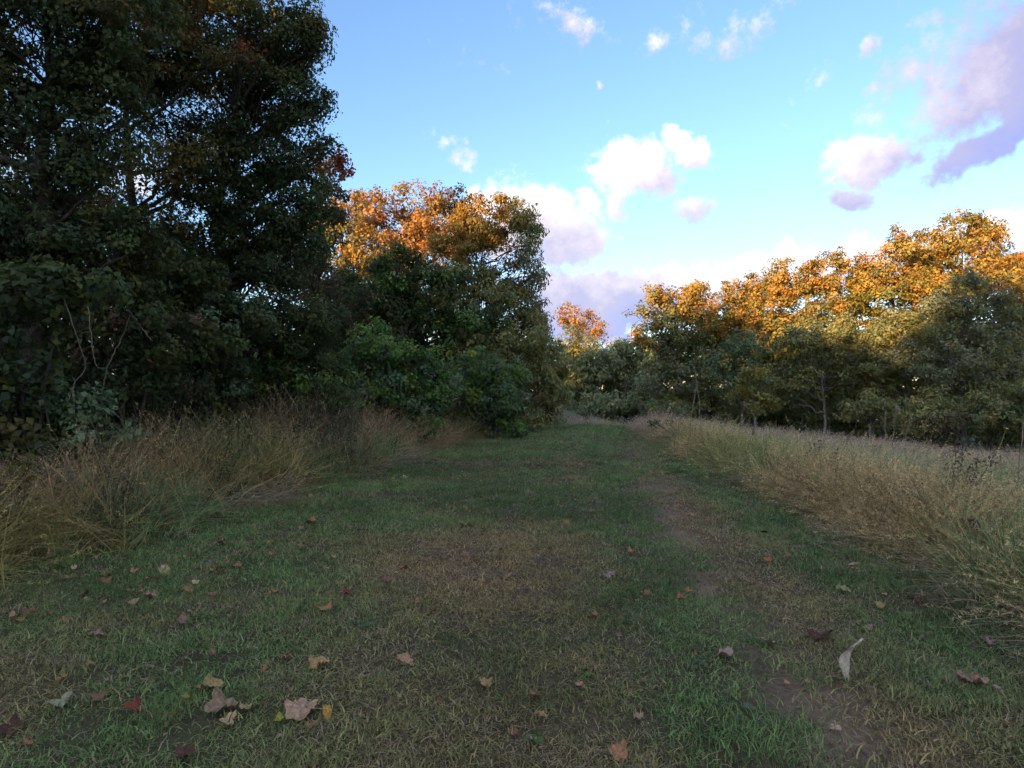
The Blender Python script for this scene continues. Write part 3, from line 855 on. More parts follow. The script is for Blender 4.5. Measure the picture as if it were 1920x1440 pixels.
def tuft(rg, n, h, w, bend, spread, head=0.0, seg=4, dry=0.0):
    Vs, Fs, Ts, k = [], [], [], 0
    for _ in range(n):
        hh = h * rg.uniform(.55, 1.15)
        V, Fq, P = blade(rg, hh, w * rg.uniform(.7, 1.3), bend * rg.uniform(.3, 1.6), spread, seg)
        tn = rg.uniform(.35, 1.7)
        Vs.append(V); Fs.append(Fq + k); k += len(V); Ts.append(np.full(len(V), tn))
        if rg.random() < head:
            # seed head: a few short spikelets along the tip
            for _s in range(7):
                u = rg.uniform(.72, 1.0)
                p = P[-2] + (P[-1] - P[-2]) * np.clip((u - .67) / .33, 0, 1)
                C = p[None] + rg.normal(0, .006, (1, 3))
                v, f = leaf_cards(C, rg.normal(size=(1, 3)), np.array([.045]), np.array([.009]), rg, -.6)
                Vs.append(v); Fs.append(f + k); k += 4; Ts.append(np.full(4, tn * 1.15))
    return mesh('tuft', np.concatenate(Vs), np.concatenate(Fs), M_GRASS, tint=np.concatenate(Ts))


def forb(rg, h, n):
    """dead leafy stalk with side twigs"""
    tb = Tubes()
    Vs, Fs, Ts, k = [], [], [], 0
    for _ in range(6):
        top = np.array([rg.normal(0, .12), rg.normal(0, .12), h * rg.uniform(.7, 1.1)])
        st = curve((rg.normal(0, .04), rg.normal(0, .04), 0), top, rg.normal(0, .05, 3), 5)
        v, f = tube(st, np.linspace(.005, .002, 5), 3)
        Vs.append(v); Fs.append(f + k); k += len(v); Ts.append(np.full(len(v), .7))
        m = n // 6
        u = rg.uniform(.2, 1, m)
        C = np.stack([np.interp(u, np.linspace(0, 1, 5), st[:, i]) for i in range(3)], 1) + rg.normal(0, .05, (m, 3))
        Ls = rg.uniform(.03, .07, m)
        v, f = leaf_cards(C, rg.normal(size=(m, 3)), Ls, Ls * .35, rg)
        Vs.append(v); Fs.append(f + k); k += len(v); Ts.append(np.repeat(rg.uniform(.6, 1.4, m), 4))
    return mesh('forb', np.concatenate(Vs), np.concatenate(Fs), M_GRASS, tint=np.concatenate(Ts))


def euler(spin, phi, tilt):
    """spin about own axis, then tilt by `tilt` towards azimuth phi -> XYZ euler"""
    def Rz(a):
        z, o, c, s = np.zeros_like(a), np.ones_like(a), np.cos(a), np.sin(a)
        return np.stack([np.stack([c, -s, z], -1), np.stack([s, c, z], -1), np.stack([z, z, o], -1)], -2)

    def Ry(a):
        z, o, c, s = np.zeros_like(a), np.ones_like(a), np.cos(a), np.sin(a)
        return np.stack([np.stack([c, z, s], -1), np.stack([z, o, z], -1), np.stack([-s, z, c], -1)], -2)
    M = Rz(phi) @ Ry(tilt) @ Rz(spin - phi)
    b = -np.arcsin(np.clip(M[:, 2, 0], -1, 1)); a = np.arctan2(M[:, 2, 1], M[:, 2, 2]); c = np.arctan2(M[:, 1, 0], M[:, 0, 0])
    return np.stack([a, b, c], -1)


def scatter(name, protos, P, rot, scale, idx, col, label, cat):
    src = bpy.data.collections.new(name + '_sources')
    for k, me in enumerate(protos):
        src.objects.link(bpy.data.objects.new(f'{name}_source_{k:02d}', me))
    me = bpy.data.meshes.new(name)
    n = len(P)
    me.vertices.add(n); me.vertices.foreach_set('co', np.asarray(P, np.float32).ravel())
    a = me.attributes.new('rot', 'FLOAT_VECTOR', 'POINT'); a.data.foreach_set('vector', np.asarray(rot, np.float32).ravel())
    a = me.attributes.new('scl', 'FLOAT_VECTOR', 'POINT'); a.data.foreach_set('vector', np.asarray(scale, np.float32).ravel())
    a = me.attributes.new('idx', 'INT', 'POINT'); a.data.foreach_set('value', np.asarray(idx, np.int32))
    a = me.attributes.new('icol', 'FLOAT_COLOR', 'POINT')
    c = np.ones((n, 4), np.float32); c[:, :3] = col
    a.data.foreach_set('color', c.ravel())
    me.materials.append(M_GRASS)
    o = obj(name, me)
    g = bpy.data.node_groups.new(name, 'GeometryNodeTree')
    g.interface.new_socket('Geometry', in_out='INPUT', socket_type='NodeSocketGeometry')
    g.interface.new_socket('Geometry', in_out='OUTPUT', socket_type='NodeSocketGeometry')
    N, L = g.nodes, g.links
    gi, go = N.new('NodeGroupInput'), N.new('NodeGroupOutput')
    ip = N.new('GeometryNodeInstanceOnPoints')
    ci = N.new('GeometryNodeCollectionInfo')
    ci.inputs['Collection'].default_value = src
    ci.inputs['Separate Children'].default_value = True
    ci.inputs['Reset Children'].default_value = True

    def attr(nm, ty):
        k = N.new('GeometryNodeInputNamedAttribute'); k.data_type = ty
        k.inputs['Name'].default_value = nm
        return k.outputs['Attribute']
    L.new(gi.outputs[0], ip.inputs['Points'])
    L.new(ci.outputs[0], ip.inputs['Instance'])
    ip.inputs['Pick Instance'].default_value = True
    L.new(attr('idx', 'INT'), ip.inputs['Instance Index'])
    er = N.new('FunctionNodeEulerToRotation')
    L.new(attr('rot', 'FLOAT_VECTOR'), er.inputs[0])
    L.new(er.outputs[0], ip.inputs['Rotation'])
    L.new(attr('scl', 'FLOAT_VECTOR'), ip.inputs['Scale'])
    L.new(ip.outputs[0], go.inputs[0])
    md = o.modifiers.new('scatter', 'NODES'); md.node_group = g
    tag(o, label, cat, kind='stuff')
    return o


def points(rg, x0, x1, y0, y1, dens):
    n = int((x1 - x0) * (y1 - y0) * dens)
    return rg.uniform(x0, x1, n), rg.uniform(y0, y1, n)


def mixc(a, b, t): return np.asarray(a)[None] * (1 - t[:, None]) + np.asarray(b)[None] * t[:, None]


def build_lawn():
    rg = np.random.default_rng(5)
    protos = [tuft(rg, 80, .045, .0058, 1.0, .085, seg=3) for _ in range(4)]          # short
    protos += [tuft(rg, 75, .058, .0062, 1.1, .08, seg=4) for _ in range(3)]           # longer green
    protos += [tuft(rg, 75, .036, .0058, 1.5, .09, seg=3) for _ in range(3)]           # brown, lying
    XS, YS, SC = [], [], []
    for y0, y1, dens, s in ((1.6, 5, 110, 1.0), (5, 8, 80, 1.1), (8, 12, 45, 1.35), (12, 18, 25, 1.7), (18, 34, 13, 2.2)):
        x, y = points(rg, -6.5, 8, y0, y1, dens)
        keep = (x > edge_l(y) - .5) & (x < edge_r(y) + .35)
        XS.append(x[keep]); YS.append(y[keep]); SC.append(np.full(keep.sum(), s))
    x, y, s = np.concatenate(XS), np.concatenate(YS), np.concatenate(SC)
    br = brown_mask(x, y)
    bare = np.clip(rut(x, y) * 1.15 * (0.5 + vnoise(x, y, 2.2, 41)) + smooth(.62, .8, vnoise(x, y, 1.7, 43)) * .35, 0, .94)
    keep = rg.random(len(x)) > bare
    x, y, s, br = x[keep], y[keep], s[keep], br[keep]
    n = len(x)
    lush = smooth(.45, .7, vnoise(x, y, 0.9, 47)) * (1 - br)
    u = rg.random(n)
    idx = np.where(u < br * .85, 7 + rg.integers(3, size=n), np.where(rg.random(n) < .15 + .6 * lush, 4 + rg.integers(3, size=n), rg.integers(4, size=n)))
    green = mixc((.135, .26, .085), (.235, .325, .12), rg.random(n))
    green = green * (1 - .35 * smooth(.4, .75, vnoise(x, y, .6, 51)))[:, None] + .0
    olive = mixc((.33, .245, .11), (.50, .365, .185), rg.random(n))
    t = np.clip(br * 1.1 + rg.normal(0, .15, n), 0, 1)
    col = green * (1 - t[:, None]) + olive * t[:, None]
    dead = rg.random(n) < .10 + .12 * br
    col[dead] = mixc((.27, .21, .13), (.36, .29, .20), rg.random(dead.sum()))
    z = height(x, y) - .004
    rot = euler(rg.uniform(0, 6.283, n), rg.uniform(0, 6.283, n), np.abs(rg.normal(0, .18, n)))
    k = s * rg.uniform(.7, 1.35, n) * (0.75 + .4 * lush + .5 * smooth(.62, .78, vnoise(x, y, 1.9, 53)) * (1 - br))
    sclv = np.stack([s * rg.uniform(.9, 1.2, n), s * rg.uniform(.9, 1.2, n), k * np.where(s > 1.5, .62, np.where(s > 1.2, .8, 1))], 1)
    scatter('mown_grass', protos, np.stack([x, y, z], 1), rot, sclv, idx, col, 'short mown grass of the wide path, green with brown patches', 'grass')


build_lawn()


def build_field():
    rg = np.random.default_rng(6)
    protos = [tuft(rg, 95, .74, .0075, .7, .16, head=.4, seg=4) for _ in range(4)]       # fine, golden, with heads
    protos += [tuft(rg, 60, .62, .012, .85, .15, seg=4) for _ in range(3)]                 # broader green blades
    protos += [forb(rg, .62, 110) for _ in range(3)]                                        # grey dead forbs
    protos += [tuft(rg, 70, .92, .0065, .4, .16, head=.8, seg=4) for _ in range(2)]       # tall purple-top
    XS, YS, SC = [], [], []
    for y0, y1, dens, s in ((3.4, 8, 17, .95), (8, 14, 10, 1.05), (14, 22, 6, 1.2), (22, 46, 3.4, 1.35)):
        x, y = points(rg, 2.5, 40, y0, y1, dens)
        inside = x > edge_r(y) + rg.normal(.30, .10, len(x)) + .35 * vnoise(x * 0, y, .9, 61)
        inside &= (x < 4.2 + 0.92 * y)
        XS.append(x[inside]); YS.append(y[inside]); SC.append(np.full(inside.sum(), s))
    # extra along the fringe that hangs over the path
    y = rg.uniform(3.3, 25, 1000); x = edge_r(y) + .30 + np.abs(rg.normal(0, .20, 1000))
    XS.append(x); YS.append(y); SC.append(np.full(1000, 1.0))
    # strip closing the far end of the path
    x, y = points(rg, -2.5, 9, 31, 36, 7)
    XS.append(x); YS.append(y); SC.append(np.full(len(x), .8))
    x, y, s = np.concatenate(XS), np.concatenate(YS), np.concatenate(SC)
    n = len(x)
    e = x - edge_r(y)
    na = vnoise(x, y, .45, 63); nb = vnoise(x, y, .7, 65); nc_ = vnoise(x, y, .35, 67)
    u = rg.random(n)
    pg = smooth(.44, .56, nb) * .62 + .14
    pf = smooth(.48, .60, nc_) * .65 * smooth(.3, 1.2, e)
    pp = smooth(16, 24, y) * .6
    idx = rg.integers(4, size=n)
    idx = np.where(u < pg, 4 + rg.integers(3, size=n), idx)
    idx = np.where(rg.random(n) < pf, 7 + rg.integers(3, size=n), idx)
    idx = np.where(rg.random(n) < pp, 10 + rg.integers(2, size=n), idx)
    gold = mixc((.45, .345, .17), (.60, .47, .25), rg.random(n))
    gold = gold * (1 - smooth(.42, .58, na))[:, None] + mixc((.36, .34, .14), (.48, .43, .19), rg.random(n)) * smooth(.42, .58, na)[:, None]
    pale = mixc((.38, .36, .20), (.50, .46, .27), rg.random(n))
    t = (smooth(.9, 2.4, e) * smooth(.25, .6, vnoise(x, y, .3, 85)) * .85)[:, None]
    gold = gold * (1 - t) + pale * t
    grn = mixc((.17, .26, .10), (.26, .34, .14), rg.random(n))
    gry = mixc((.36, .31, .26), (.50, .44, .37), rg.random(n))
    pur = mixc((.46, .33, .26), (.58, .43, .34), rg.random(n))
    col = np.where((idx < 4)[:, None], gold, np.where((idx < 7)[:, None], grn, np.where((idx < 10)[:, None], gry, pur)))
    # lean: over the path at the fringe, loosely elsewhere
    fr = np.exp(-(np.maximum(e - .2, 0) / .6) ** 2)
    phi = np.where(rg.random(n) < .25 + .7 * fr, np.pi + rg.normal(-.15, .5, n), rg.uniform(0, 6.283, n))
    tilt = np.clip(np.abs(rg.normal(.16, .16, n)) + fr * rg.uniform(.20, .72, n), 0, .95)
    rot = euler(rg.uniform(0, 6.283, n), phi, tilt)
    z = height(x, y) - .01
    k = s * rg.uniform(.7, 1.2, n) * (.48 + .72 * vnoise(x, y, .6, 69)) * (1 - .08 * fr) * (1 - .35 * smooth(12, 24, y))
    scl = np.stack([s * rg.uniform(.85, 1.2, n)] * 2 + [k], 1)
    scatter('tall_grass', protos, np.stack([x, y, z], 1), rot, scl, idx, col, 'tall golden and green meadow grass leaning over the right path edge', 'grass')


build_field()


def build_left_brush():
    rg = np.random.default_rng(8)
    protos = [tuft(rg, 80, .78, .0075, .85, .15, head=.25, seg=4) for _ in range(4)]
    protos += [tuft(rg, 50, .55, .012, .95, .14, seg=4) for _ in range(2)]
    protos += [forb(rg, .7, 120) for _ in range(3)]
    XS, YS = [], []
    for y0, y1, dens in ((3.2, 9, 24), (9, 14, 22), (14, 26, 17)):
        x, y = points(rg, -12, 1, y0, y1, dens)
        e = edge_l(y) - x
        keep = (e > (.9 - .75 * smooth(8, 12, y)) * (vnoise(x, y, .8, 78) - .35) + np.abs(rg.normal(0, .12, len(x)))) & (e < np.clip(1.3 + .14 * y, 0, 3.4) + rg.normal(0, .4, len(x)))
        XS.append(x[keep]); YS.append(y[keep])
    x, y = np.concatenate(XS), np.concatenate(YS)
    n = len(x)
    e = edge_l(y) - x
    nb = vnoise(x, y, .6, 71); nr = vnoise(x, y, .4, 73)
    idx = rg.integers(4, size=n)
    idx = np.where(rg.random(n) < .22 + .65 * smooth(.42, .58, nb), 4 + rg.integers(2, size=n), idx)
    idx = np.where(rg.random(n) < .15 + .5 * smooth(.42, .65, vnoise(x, y, .8, 77)) * smooth(.2, 1.2, e), 6 + rg.integers(3, size=n), idx)
    tan = mixc((.33, .235, .125), (.46, .33, .18), rg.random(n))
    red = mixc((.33, .16, .11), (.40, .21, .14), rg.random(n))
    t = smooth(.55, .72, nr)[:, None]
    tan = tan * (1 - t) + red * t
    yel = mixc((.30, .26, .09), (.38, .31, .115), rg.random(n))
    t = smooth(.5, .7, vnoise(x, y, .5, 75))[:, None]
    tan = tan * (1 - t) + yel * t
    grn = mixc((.13, .21, .08), (.20, .27, .11), rg.random(n))
    gry = mixc((.13, .105, .08), (.20, .165, .13), rg.random(n))
    gry = np.where((rg.random(n) < .5)[:, None], mixc((.06, .10, .05), (.10, .13, .06), rg.random(n)), gry)
    col = np.where((idx < 4)[:, None], tan, np.where((idx < 6)[:, None], grn, gry))
    fr = np.exp(-(e / .5) ** 2)
    phi = np.where(rg.random(n) < .3 + .6 * fr, rg.normal(-.5, .6, n), rg.uniform(0, 6.283, n))
    tilt = np.clip(np.abs(rg.normal(.2, .2, n)) + fr * rg.uniform(.3, .9, n), 0, 1.25)
    k = rg.uniform(.65, 1.2, n) * (.55 + .25 * smooth(8, 12, y) + .75 * smooth(.1, 1.5, e)) * (.35 + 1.3 * vnoise(x, y, .75, 79)) * (1 - .45 * smooth(-4.6, -6.2, x) * smooth(11, 7, y)) * np.where(y > 14, .8, 1.0)
    scl = np.stack([rg.uniform(.9, 1.3, n)] * 2 + [k], 1)
    scatter('rough_grass', protos, np.stack([x, y, height(x, y) - .01], 1), euler(rg.uniform(0, 6.283, n), phi, tilt), scl, idx, col,
            'dry tan and reddish grass along the left path edge', 'grass')


build_left_brush()


def build_straw():
    rg = np.random.default_rng(9)
    protos = [tuft(rg, 14, .34, .0038, .35, .10, seg=3) for _ in range(3)]
    XL = []
    y = rg.uniform(3.0, 15, 1300); x = edge_l(y) + rg.normal(.02, .2, 1300)
    kp = vnoise(x, y, .7, 83) > .52; x, y = x[kp], y[kp]
    y2 = rg.uniform(3.2, 12, 330); x2 = edge_r(y2) + rg.normal(-.22, .18, 330)
    keep = vnoise(x2, y2, .8, 81) > .5
    x = np.concatenate([x, x2[keep]]); y = np.concatenate([y, y2[keep]])
    n = len(x)
    col = mixc((.28, .21, .14), (.42, .33, .235), rg.random(n))
    rot = euler(rg.uniform(0, 6.283, n), rg.uniform(0, 6.283, n), rg.uniform(1.25, 1.62, n))
    scl = np.stack([rg.uniform(.6, 1.2, n)] * 3, 1)
    scatter('straw', protos, np.stack([x, y, height(x, y) + .025], 1), rot, scl, np.asarray(rg.integers(3, size=n)), col,
            'cut dry straw lying along both path edges', 'straw')


build_straw()


# ------------------------------------------------------------------ single stalks, vines and weeds
def build_stalks():
    """tall seed stalks standing above the meadow"""
    spots = [(1287, 905, 12.5, 200, 14, 'thin pale seed stalk leaning above the meadow beside the path'),
             (1318, 880, 14.0, 190, -6, 'tallest thin pale stalk in the middle of the meadow'),
             (1235 + 160, 900, 11.0, 120, 30, 'short bent pale stalk near the golden grass edge'),
             (1655, 870, 15.0, 150, 4, 'feathery plume stalk before the grey-green tree, first of the plumes'),
             (1672, 868, 15.3, 165, 10, 'second feathery plume stalk before the grey-green tree'),
             (1690, 868, 15.1, 140, 16, 'third feathery plume stalk, leaning outward'),
             (1640, 872, 15.2, 110, -8, 'shortest feathery plume stalk, leaning toward the path'),
             (1905, 900, 9.0, 150, 12, 'tall dry stalk at the picture edge over the meadow'),
             (1560, 885, 10.5, 115, 34, 'arching pale grass stalk crossing the meadow')]
    for k, (px, py, d, hpx, lean, lab) in enumerate(spots):
        lean *= .55
        rg = np.random.default_rng(200 + k)
        x = (px - CX) / F * d
        z0 = float(height(x, d))
        H = float(at(px, (715, 690, 800, 772, 760, 776, 795, 752, 812)[k], d)[2]) - z0
        root = empty('seed_stalk', (x, d, z0))
        tb = Tubes()
        top = np.array([math.tan(R(lean)) * H, rg.normal(0, .1), H])
        P = curve((0, 0, -.02), top, (-.25 * top[0], 0, .05 * H), 9, .008, rg)
        tb.add(P, np.linspace(.009, .0045, 9), 5)
        obj('stem', tb.mesh('stem', M_STALK), root)
        m = 90
        lo = .70 if 'plume' in lab else .82
        u = rg.uniform(lo, 1.0, m)
        C = np.stack([np.interp(u, np.linspace(0, 1, 9), P[:, i]) for i in range(3)], 1) + rg.normal(0, .018 if 'plume' in lab else .01, (m, 3))
        Ls = rg.uniform(.035, .07, m)
        v, f = leaf_cards(C, rg.normal(size=(m, 3)), Ls, Ls * .22, rg, -.8)
        c = np.repeat(mixc((.27, .21, .15), (.36, .30, .23), rg.random(m)), 4, axis=0)
        obj('seed_head', mesh('seed_head', v, f, M_LEAF, colors=c), root)
        m = 7
        u = rg.uniform(.1, .6, m)
        C = np.stack([np.interp(u, np.linspace(0, 1, 9), P[:, i]) for i in range(3)], 1)
        nn = rg.normal(size=(m, 3)); nn[:, 2] *= .3
        Ls = rg.uniform(.2, .35, m)
        v, f = leaf_cards(C, nn, Ls, Ls * .045, rg, .3)
        obj('leaves', mesh('leaves', v, f, M_LEAF, colors=np.repeat(mixc((.2, .16, .09), (.27, .22, .13), rg.random(m)), 4, axis=0)), root)
        tag(root, lab, 'stalk', 'tall stalks above the meadow')


build_stalks()


def weed(name, lab, px, py, d, hpx, wpx, palette, n, seed, lf=.05):
    rg = np.random.default_rng(seed)
    x = (px - CX) / F * d
    z0 = float(height(x, d))
    H, W = hpx / F * d, wpx / F * d
    root = empty(name, (x, d, z0))
    tb = Tubes(); LV, LF, LC, k = [], [], [], 0
    for s in range(6):
        top = np.array([rg.normal(0, W * .35), rg.normal(0, W * .35), H * rg.uniform(.75, 1.05)])
        P = curve((rg.normal(0, .03), rg.normal(0, .03), -.02), top, (0, 0, .05), 7, .01, rg)
        tb.add(P, np.linspace(.007, .003, 7), 5)
        m = n // 6
        u = rg.uniform(.25, 1.0, m)
        C = np.stack([np.interp(u, np.linspace(0, 1, 7), P[:, i]) for i in range(3)], 1) + rg.normal(0, .045, (m, 3))
        Ls = lf * rg.uniform(.6, 1.4, m)
        v, f = leaf_cards(C, rg.normal(size=(m, 3)) + np.array([0, 0, .3]), Ls, Ls * .5, rg)
        LV.append(v); LF.append(f + k); k += len(v)
        LC.append(np.repeat(palette[rg.integers(len(palette), size=m)] * rg.uniform(.7, 1.3, (m, 1)), 4, axis=0))
    obj('stem', tb.mesh('stem', M_BARK), root)
    obj('foliage', mesh('foliage', np.concatenate(LV), np.concatenate(LF), M_LEAF, colors=np.concatenate(LC)), root)
    tag(root, lab, 'weed')


weed('dock_weed', 'dark withered bushy weed standing in the meadow near the path', 1540, 880, 9.5, 95, 70, pal((.07, .06, .05), (.10, .085, .07)), 420, 301)
weed('dock_weed', 'grey withered weed clump deeper in the meadow to the right', 1790, 960, 7.2, 170, 120, pal((.13, .115, .10), (.17, .15, .13)), 420, 302)
weed('nettle_weed', 'green leafy weed at the path corner of the meadow', 1265, 830, 18.0, 45, 60, P_TEAL, 500, 303, .09)
weed('nettle_weed', 'pale grey-green weed where the meadow meets the path end', 1225, 800, 24.0, 60, 60, P_GREY, 600, 304, .12)
weed('nettle_weed', 'bright green weed tuft at the left path edge', 775, 835, 16.0, 40, 80, P_GREEN, 500, 305, .10)
weed('yellow_weed', 'weed with yellowing leaves at the lower left edge', 15, 880, 6.6, 130, 90, P_YELL, 160, 306, .10)


def build_vines():
    paths = [([(120, 560), (140, 620), (165, 690), (135, 720), (140, 780)], 'bare tan vine curling down at the far left'),
             ([(165, 575), (172, 640), (180, 690), (200, 690)], 'short bare vine with a hooked end'),
             ([(245, 590), (225, 640), (200, 690), (190, 740)], 'bare forked vine drooping in front of the dark bush'),
             ([(240, 580), (262, 610), (285, 640)], 'thin bare twig pointing down toward the dry grass'),
             ([(150, 625), (175, 620), (200, 600)], 'thin bare vine looping sideways among large leaves')]
    for k, (pts, lab) in enumerate(paths):
        rg = np.random.default_rng(400 + k)
        d = 7.7 + .15 * k
        P = np.array([at(px, py, d + rg.uniform(-.15, .15)) for px, py in pts])
        t = np.linspace(0, 1, len(P)); tt = np.linspace(0, 1, 24)
        Q = np.stack([np.interp(tt, t, P[:, i]) for i in range(3)], 1)
        for _ in range(3): Q[1:-1] = (Q[:-2] + Q[1:-1] * 2 + Q[2:]) / 4
        Q += rg.normal(0, .004, Q.shape)
        tb = Tubes(); tb.add(Q, np.linspace(.007, .004, len(Q)), 5)
        o = obj('bare_vine', tb.mesh('bare_vine', M_VINE))
        tag(o, lab, 'vine', 'bare vines of the left thicket')


build_vines()


# ------------------------------------------------------------------ fallen leaves on the path
def fallen_material():
    m = leaf_material('fallen_leaf', trans=.12, rough=.7, spec=.2)
    N, L = m.node_tree.nodes, m.node_tree.links
    oi = N.new('ShaderNodeObjectInfo')
    tcn = N.new('ShaderNodeTexCoord')
    n = N.new('ShaderNodeTexNoise'); n.inputs['Scale'].default_value = 7; n.inputs['Detail'].default_value = 6; n.inputs['Roughness'].default_value = .7
    r = N.new('ShaderNodeMapRange'); r.inputs['From Min'].default_value = .3; r.inputs['From Max'].default_value = .7; r.inputs['To Min'].default_value = .4; r.inputs['To Max'].default_value = 1.35
    v = N.new('ShaderNodeVectorMath'); v.operation = 'SCALE'
    L.new(tcn.outputs['Object'], n.inputs['Vector']); L.new(n.outputs['Fac'], r.inputs[0])
    L.new(oi.outputs['Color'], v.inputs[0]); L.new(r.outputs[0], v.inputs['Scale'])
    for nd in N:
        if nd.type == 'BSDF_PRINCIPLED': L.new(v.outputs[0], nd.inputs['Base Color'])
        if nd.type == 'BSDF_TRANSLUCENT': L.new(v.outputs[0], nd.inputs['Color'])
    return m


M_FALLEN = fallen_material()


def leaf_shape(kind, seed):
    """unit-size dry leaf, crumpled; 'maple', 'oval', 'husk' or 'heart'"""
    rg = np.random.default_rng(seed)
    if kind == 'husk':
        t = np.linspace(0, 1, 12)
        w = .13 * np.sin(np.pi * np.clip(t, .04, 1) ** .7) + .012
        P = np.stack([t - .5, .12 * np.sin(t * 4.2), .16 * np.sin(t * 3.0) + .02], 1)
        tw = t * 2.4
        sd = np.stack([np.zeros(12), np.cos(tw), np.sin(tw)], 1)
        mid = P + np.stack([np.zeros(12), -np.sin(tw), np.cos(tw)], 1) * -.05
        V = np.stack([P - sd * w[:, None], mid, P + sd * w[:, None]], 1).reshape(-1, 3)
        i = np.arange(11)[:, None] * 3 + np.array([0, 1])[None]
        i = i.ravel()
        return mesh('fallen_leaf', V, np.stack([i, i + 1, i + 4, i + 3], 1), M_FALLEN, smooth=True)
    n = 40
    a = np.linspace(0, 2 * np.pi, n, endpoint=False)
    if kind == 'maple':
        r = .33 + .13 * np.abs(np.cos(2.5 * a)) ** 1.1 + .035 * np.abs(np.sin(9 * a)) + rg.normal(0, .012, n)
        r *= 1 - .35 * np.exp(-((a - np.pi) / .25) ** 2)
    elif kind == 'heart':
        r = .44 * (1 - .35 * np.exp(-((np.abs(a - np.pi)) / .4) ** 2)) * (1 - .18 * np.abs(np.sin(a * 3))) + rg.normal(0, .012, n)
    else:
        r = 1 / np.sqrt((np.cos(a) / .5) ** 2 + (np.sin(a) / .26) ** 2) * (1 + rg.normal(0, .03, n))
    fr = np.array([.33, .68, 1.0])
    V = [np.zeros((1, 3))]
    c = rg.uniform(.15, .8); ax = rg.uniform(0, np.pi)
    for f in fr:
        x, y = r * f * np.cos(a), r * f * np.sin(a)
        q = x * np.cos(ax) + y * np.sin(ax)
        z = c * q ** 2 * 1.6 + .05 * np.sin(a * 5 + 1) * f + .07 * f * rg.normal(0, .6, n) + .10 * np.cos(a * 2 + rg.uniform(0, 6)) * f ** 2
        V.append(np.stack([x, y, z], 1))
    V = np.concatenate(V)
    k = np.arange(n); k2 = (k + 1) % n
    T = np.stack([np.zeros(n, int), 1 + k, 1 + k2], 1)
    Q = [np.stack([1 + j * n + k, 1 + (j + 1) * n + k, 1 + (j + 1) * n + k2, 1 + j * n + k2], 1) for j in (0, 1)]
    # stalk
    sx = r[n // 2]
    S = np.array([[-sx * .5, -.012, .012], [-sx * .5, .012, .012], [-sx - .28, .010, .05], [-sx - .28, -.010, .05]])
    m0 = len(V)
    return mesh('fallen_leaf', np.concatenate([V, S]), [T, np.concatenate(Q + [np.array([[m0, m0 + 1, m0 + 2, m0 + 3]])])], M_FALLEN, smooth=True)


COLS = {'tan': (.36, .245, .13), 'pale': (.46, .345, .215), 'pink': (.38, .25, .145), 'brown': (.25, .14, .08), 'red': (.21, .06, .04),
        'orange': (.36, .175, .08), 'yellow': (.40, .28, .06), 'lime': (.26, .26, .06), 'dark': (.11, .05, .035), 'grey': (.36, .30, .21)}
WORD = {'tan': 'tan', 'pale': 'pale', 'pink': 'pinkish tan', 'brown': 'brown', 'red': 'red', 'orange': 'orange', 'yellow': 'yellow',
        'lime': 'yellow-green', 'dark': 'dark red-brown', 'grey': 'greyish'}
# px, py, size in picture pixels, colour, shape, own label
LEAVES = [
    (567, 1340, 74, 'pale', 'heart', 'largest pale heart-shaped dry leaf in the grass, lower left'),
    (417, 1337, 58, 'tan', 'maple', 'large tan crumpled leaf left of the pale heart-shaped leaf'),
    (463, 1337, 38, 'pink', 'oval', 'pinkish folded leaf touching the large tan crumpled leaf'),
    (428, 1363, 30, 'pale', 'maple', 'small pale pink leaf just below the large tan crumpled leaf'),
    (393, 1297, 46, 'tan', 'maple', 'upright curled tan leaf above the large tan crumpled leaf'),
    (523, 1363, 28, 'lime', 'oval', 'yellow-green leaf beside the pale heart-shaped leaf'),
    (613, 1348, 30, 'yellow', 'oval', 'yellow-brown narrow leaf on the other side of the heart-shaped leaf'),
    (583, 1372, 24, 'brown', 'oval', 'small brown leaf under the pale heart-shaped leaf'),
    (598, 1256, 40, 'tan', 'maple', 'tan ragged leaf alone above the heart-shaped leaf'),
    (758, 1248, 40, 'pink', 'heart', 'large pinkish tan leaf in the brown grass, centre'),
    (1000, 1402, 30, 'grey', 'oval', 'pale greenish-white leaf at the bottom edge, centre'),
    (1600, 1270, 62, 'pale', 'husk', 'white curled husk standing up on the bare strip'),
    (1537, 1200, 46, 'dark', 'maple', 'dark curled leaf with orange lobe on the bare strip'),
    (1360, 1238, 50, 'grey', 'oval', 'large greyish ribbed leaf left of the bare strip'),
    (1823, 1288, 50, 'pink', 'maple', 'pinkish leaf lying flat at lower right'),
    (1600, 1067, 46, 'pale', 'husk', 'long pale husk in the straw below the golden grass'),
    (1862, 1003, 34, 'dark', 'maple', 'dark red leaf caught in the tall grass at the right'),
    (82, 1052, 36, 'brown', 'maple', 'large red-brown leaf in the straw at far left'),
    (308, 1077, 34, 'pale', 'oval', 'pale curled leaf topmost of the left leaf cluster'),
    (115, 1327, 40, 'grey', 'maple', 'frayed greyish leaf at lower far left'),
    (17, 1378, 40, 'dark', 'maple', 'dark red leaf with orange rim at the lower left corner'),
    (250, 1340, 34, 'red', 'maple', 'deep red leaf sunk in the lower left grass'),
    (345, 1427, 40, 'dark', 'maple', 'dark maroon leaf cut by the bottom edge'),
    (1158, 1425, 36, 'pink', 'maple', 'brownish pink leaf cut by the bottom edge, right of centre'),
    (1140, 1085, 28, 'grey', 'maple', 'pale grey-pink leaf standing beside the green strip'),
    (1110, 1164, 32, 'orange', 'oval', 'orange-brown leaf by the green strip'),
    (876, 990, 26, 'pink', 'maple', 'upturned pink-brown leaf at the top of the brown patch'),
    (582, 982, 24, 'orange', 'maple', 'orange-tan leaf at the upper left of the lawn'),
    (1567, 1378, 24, 'pale', 'heart', 'round pale leaf on the bare soil at lower right'),
]
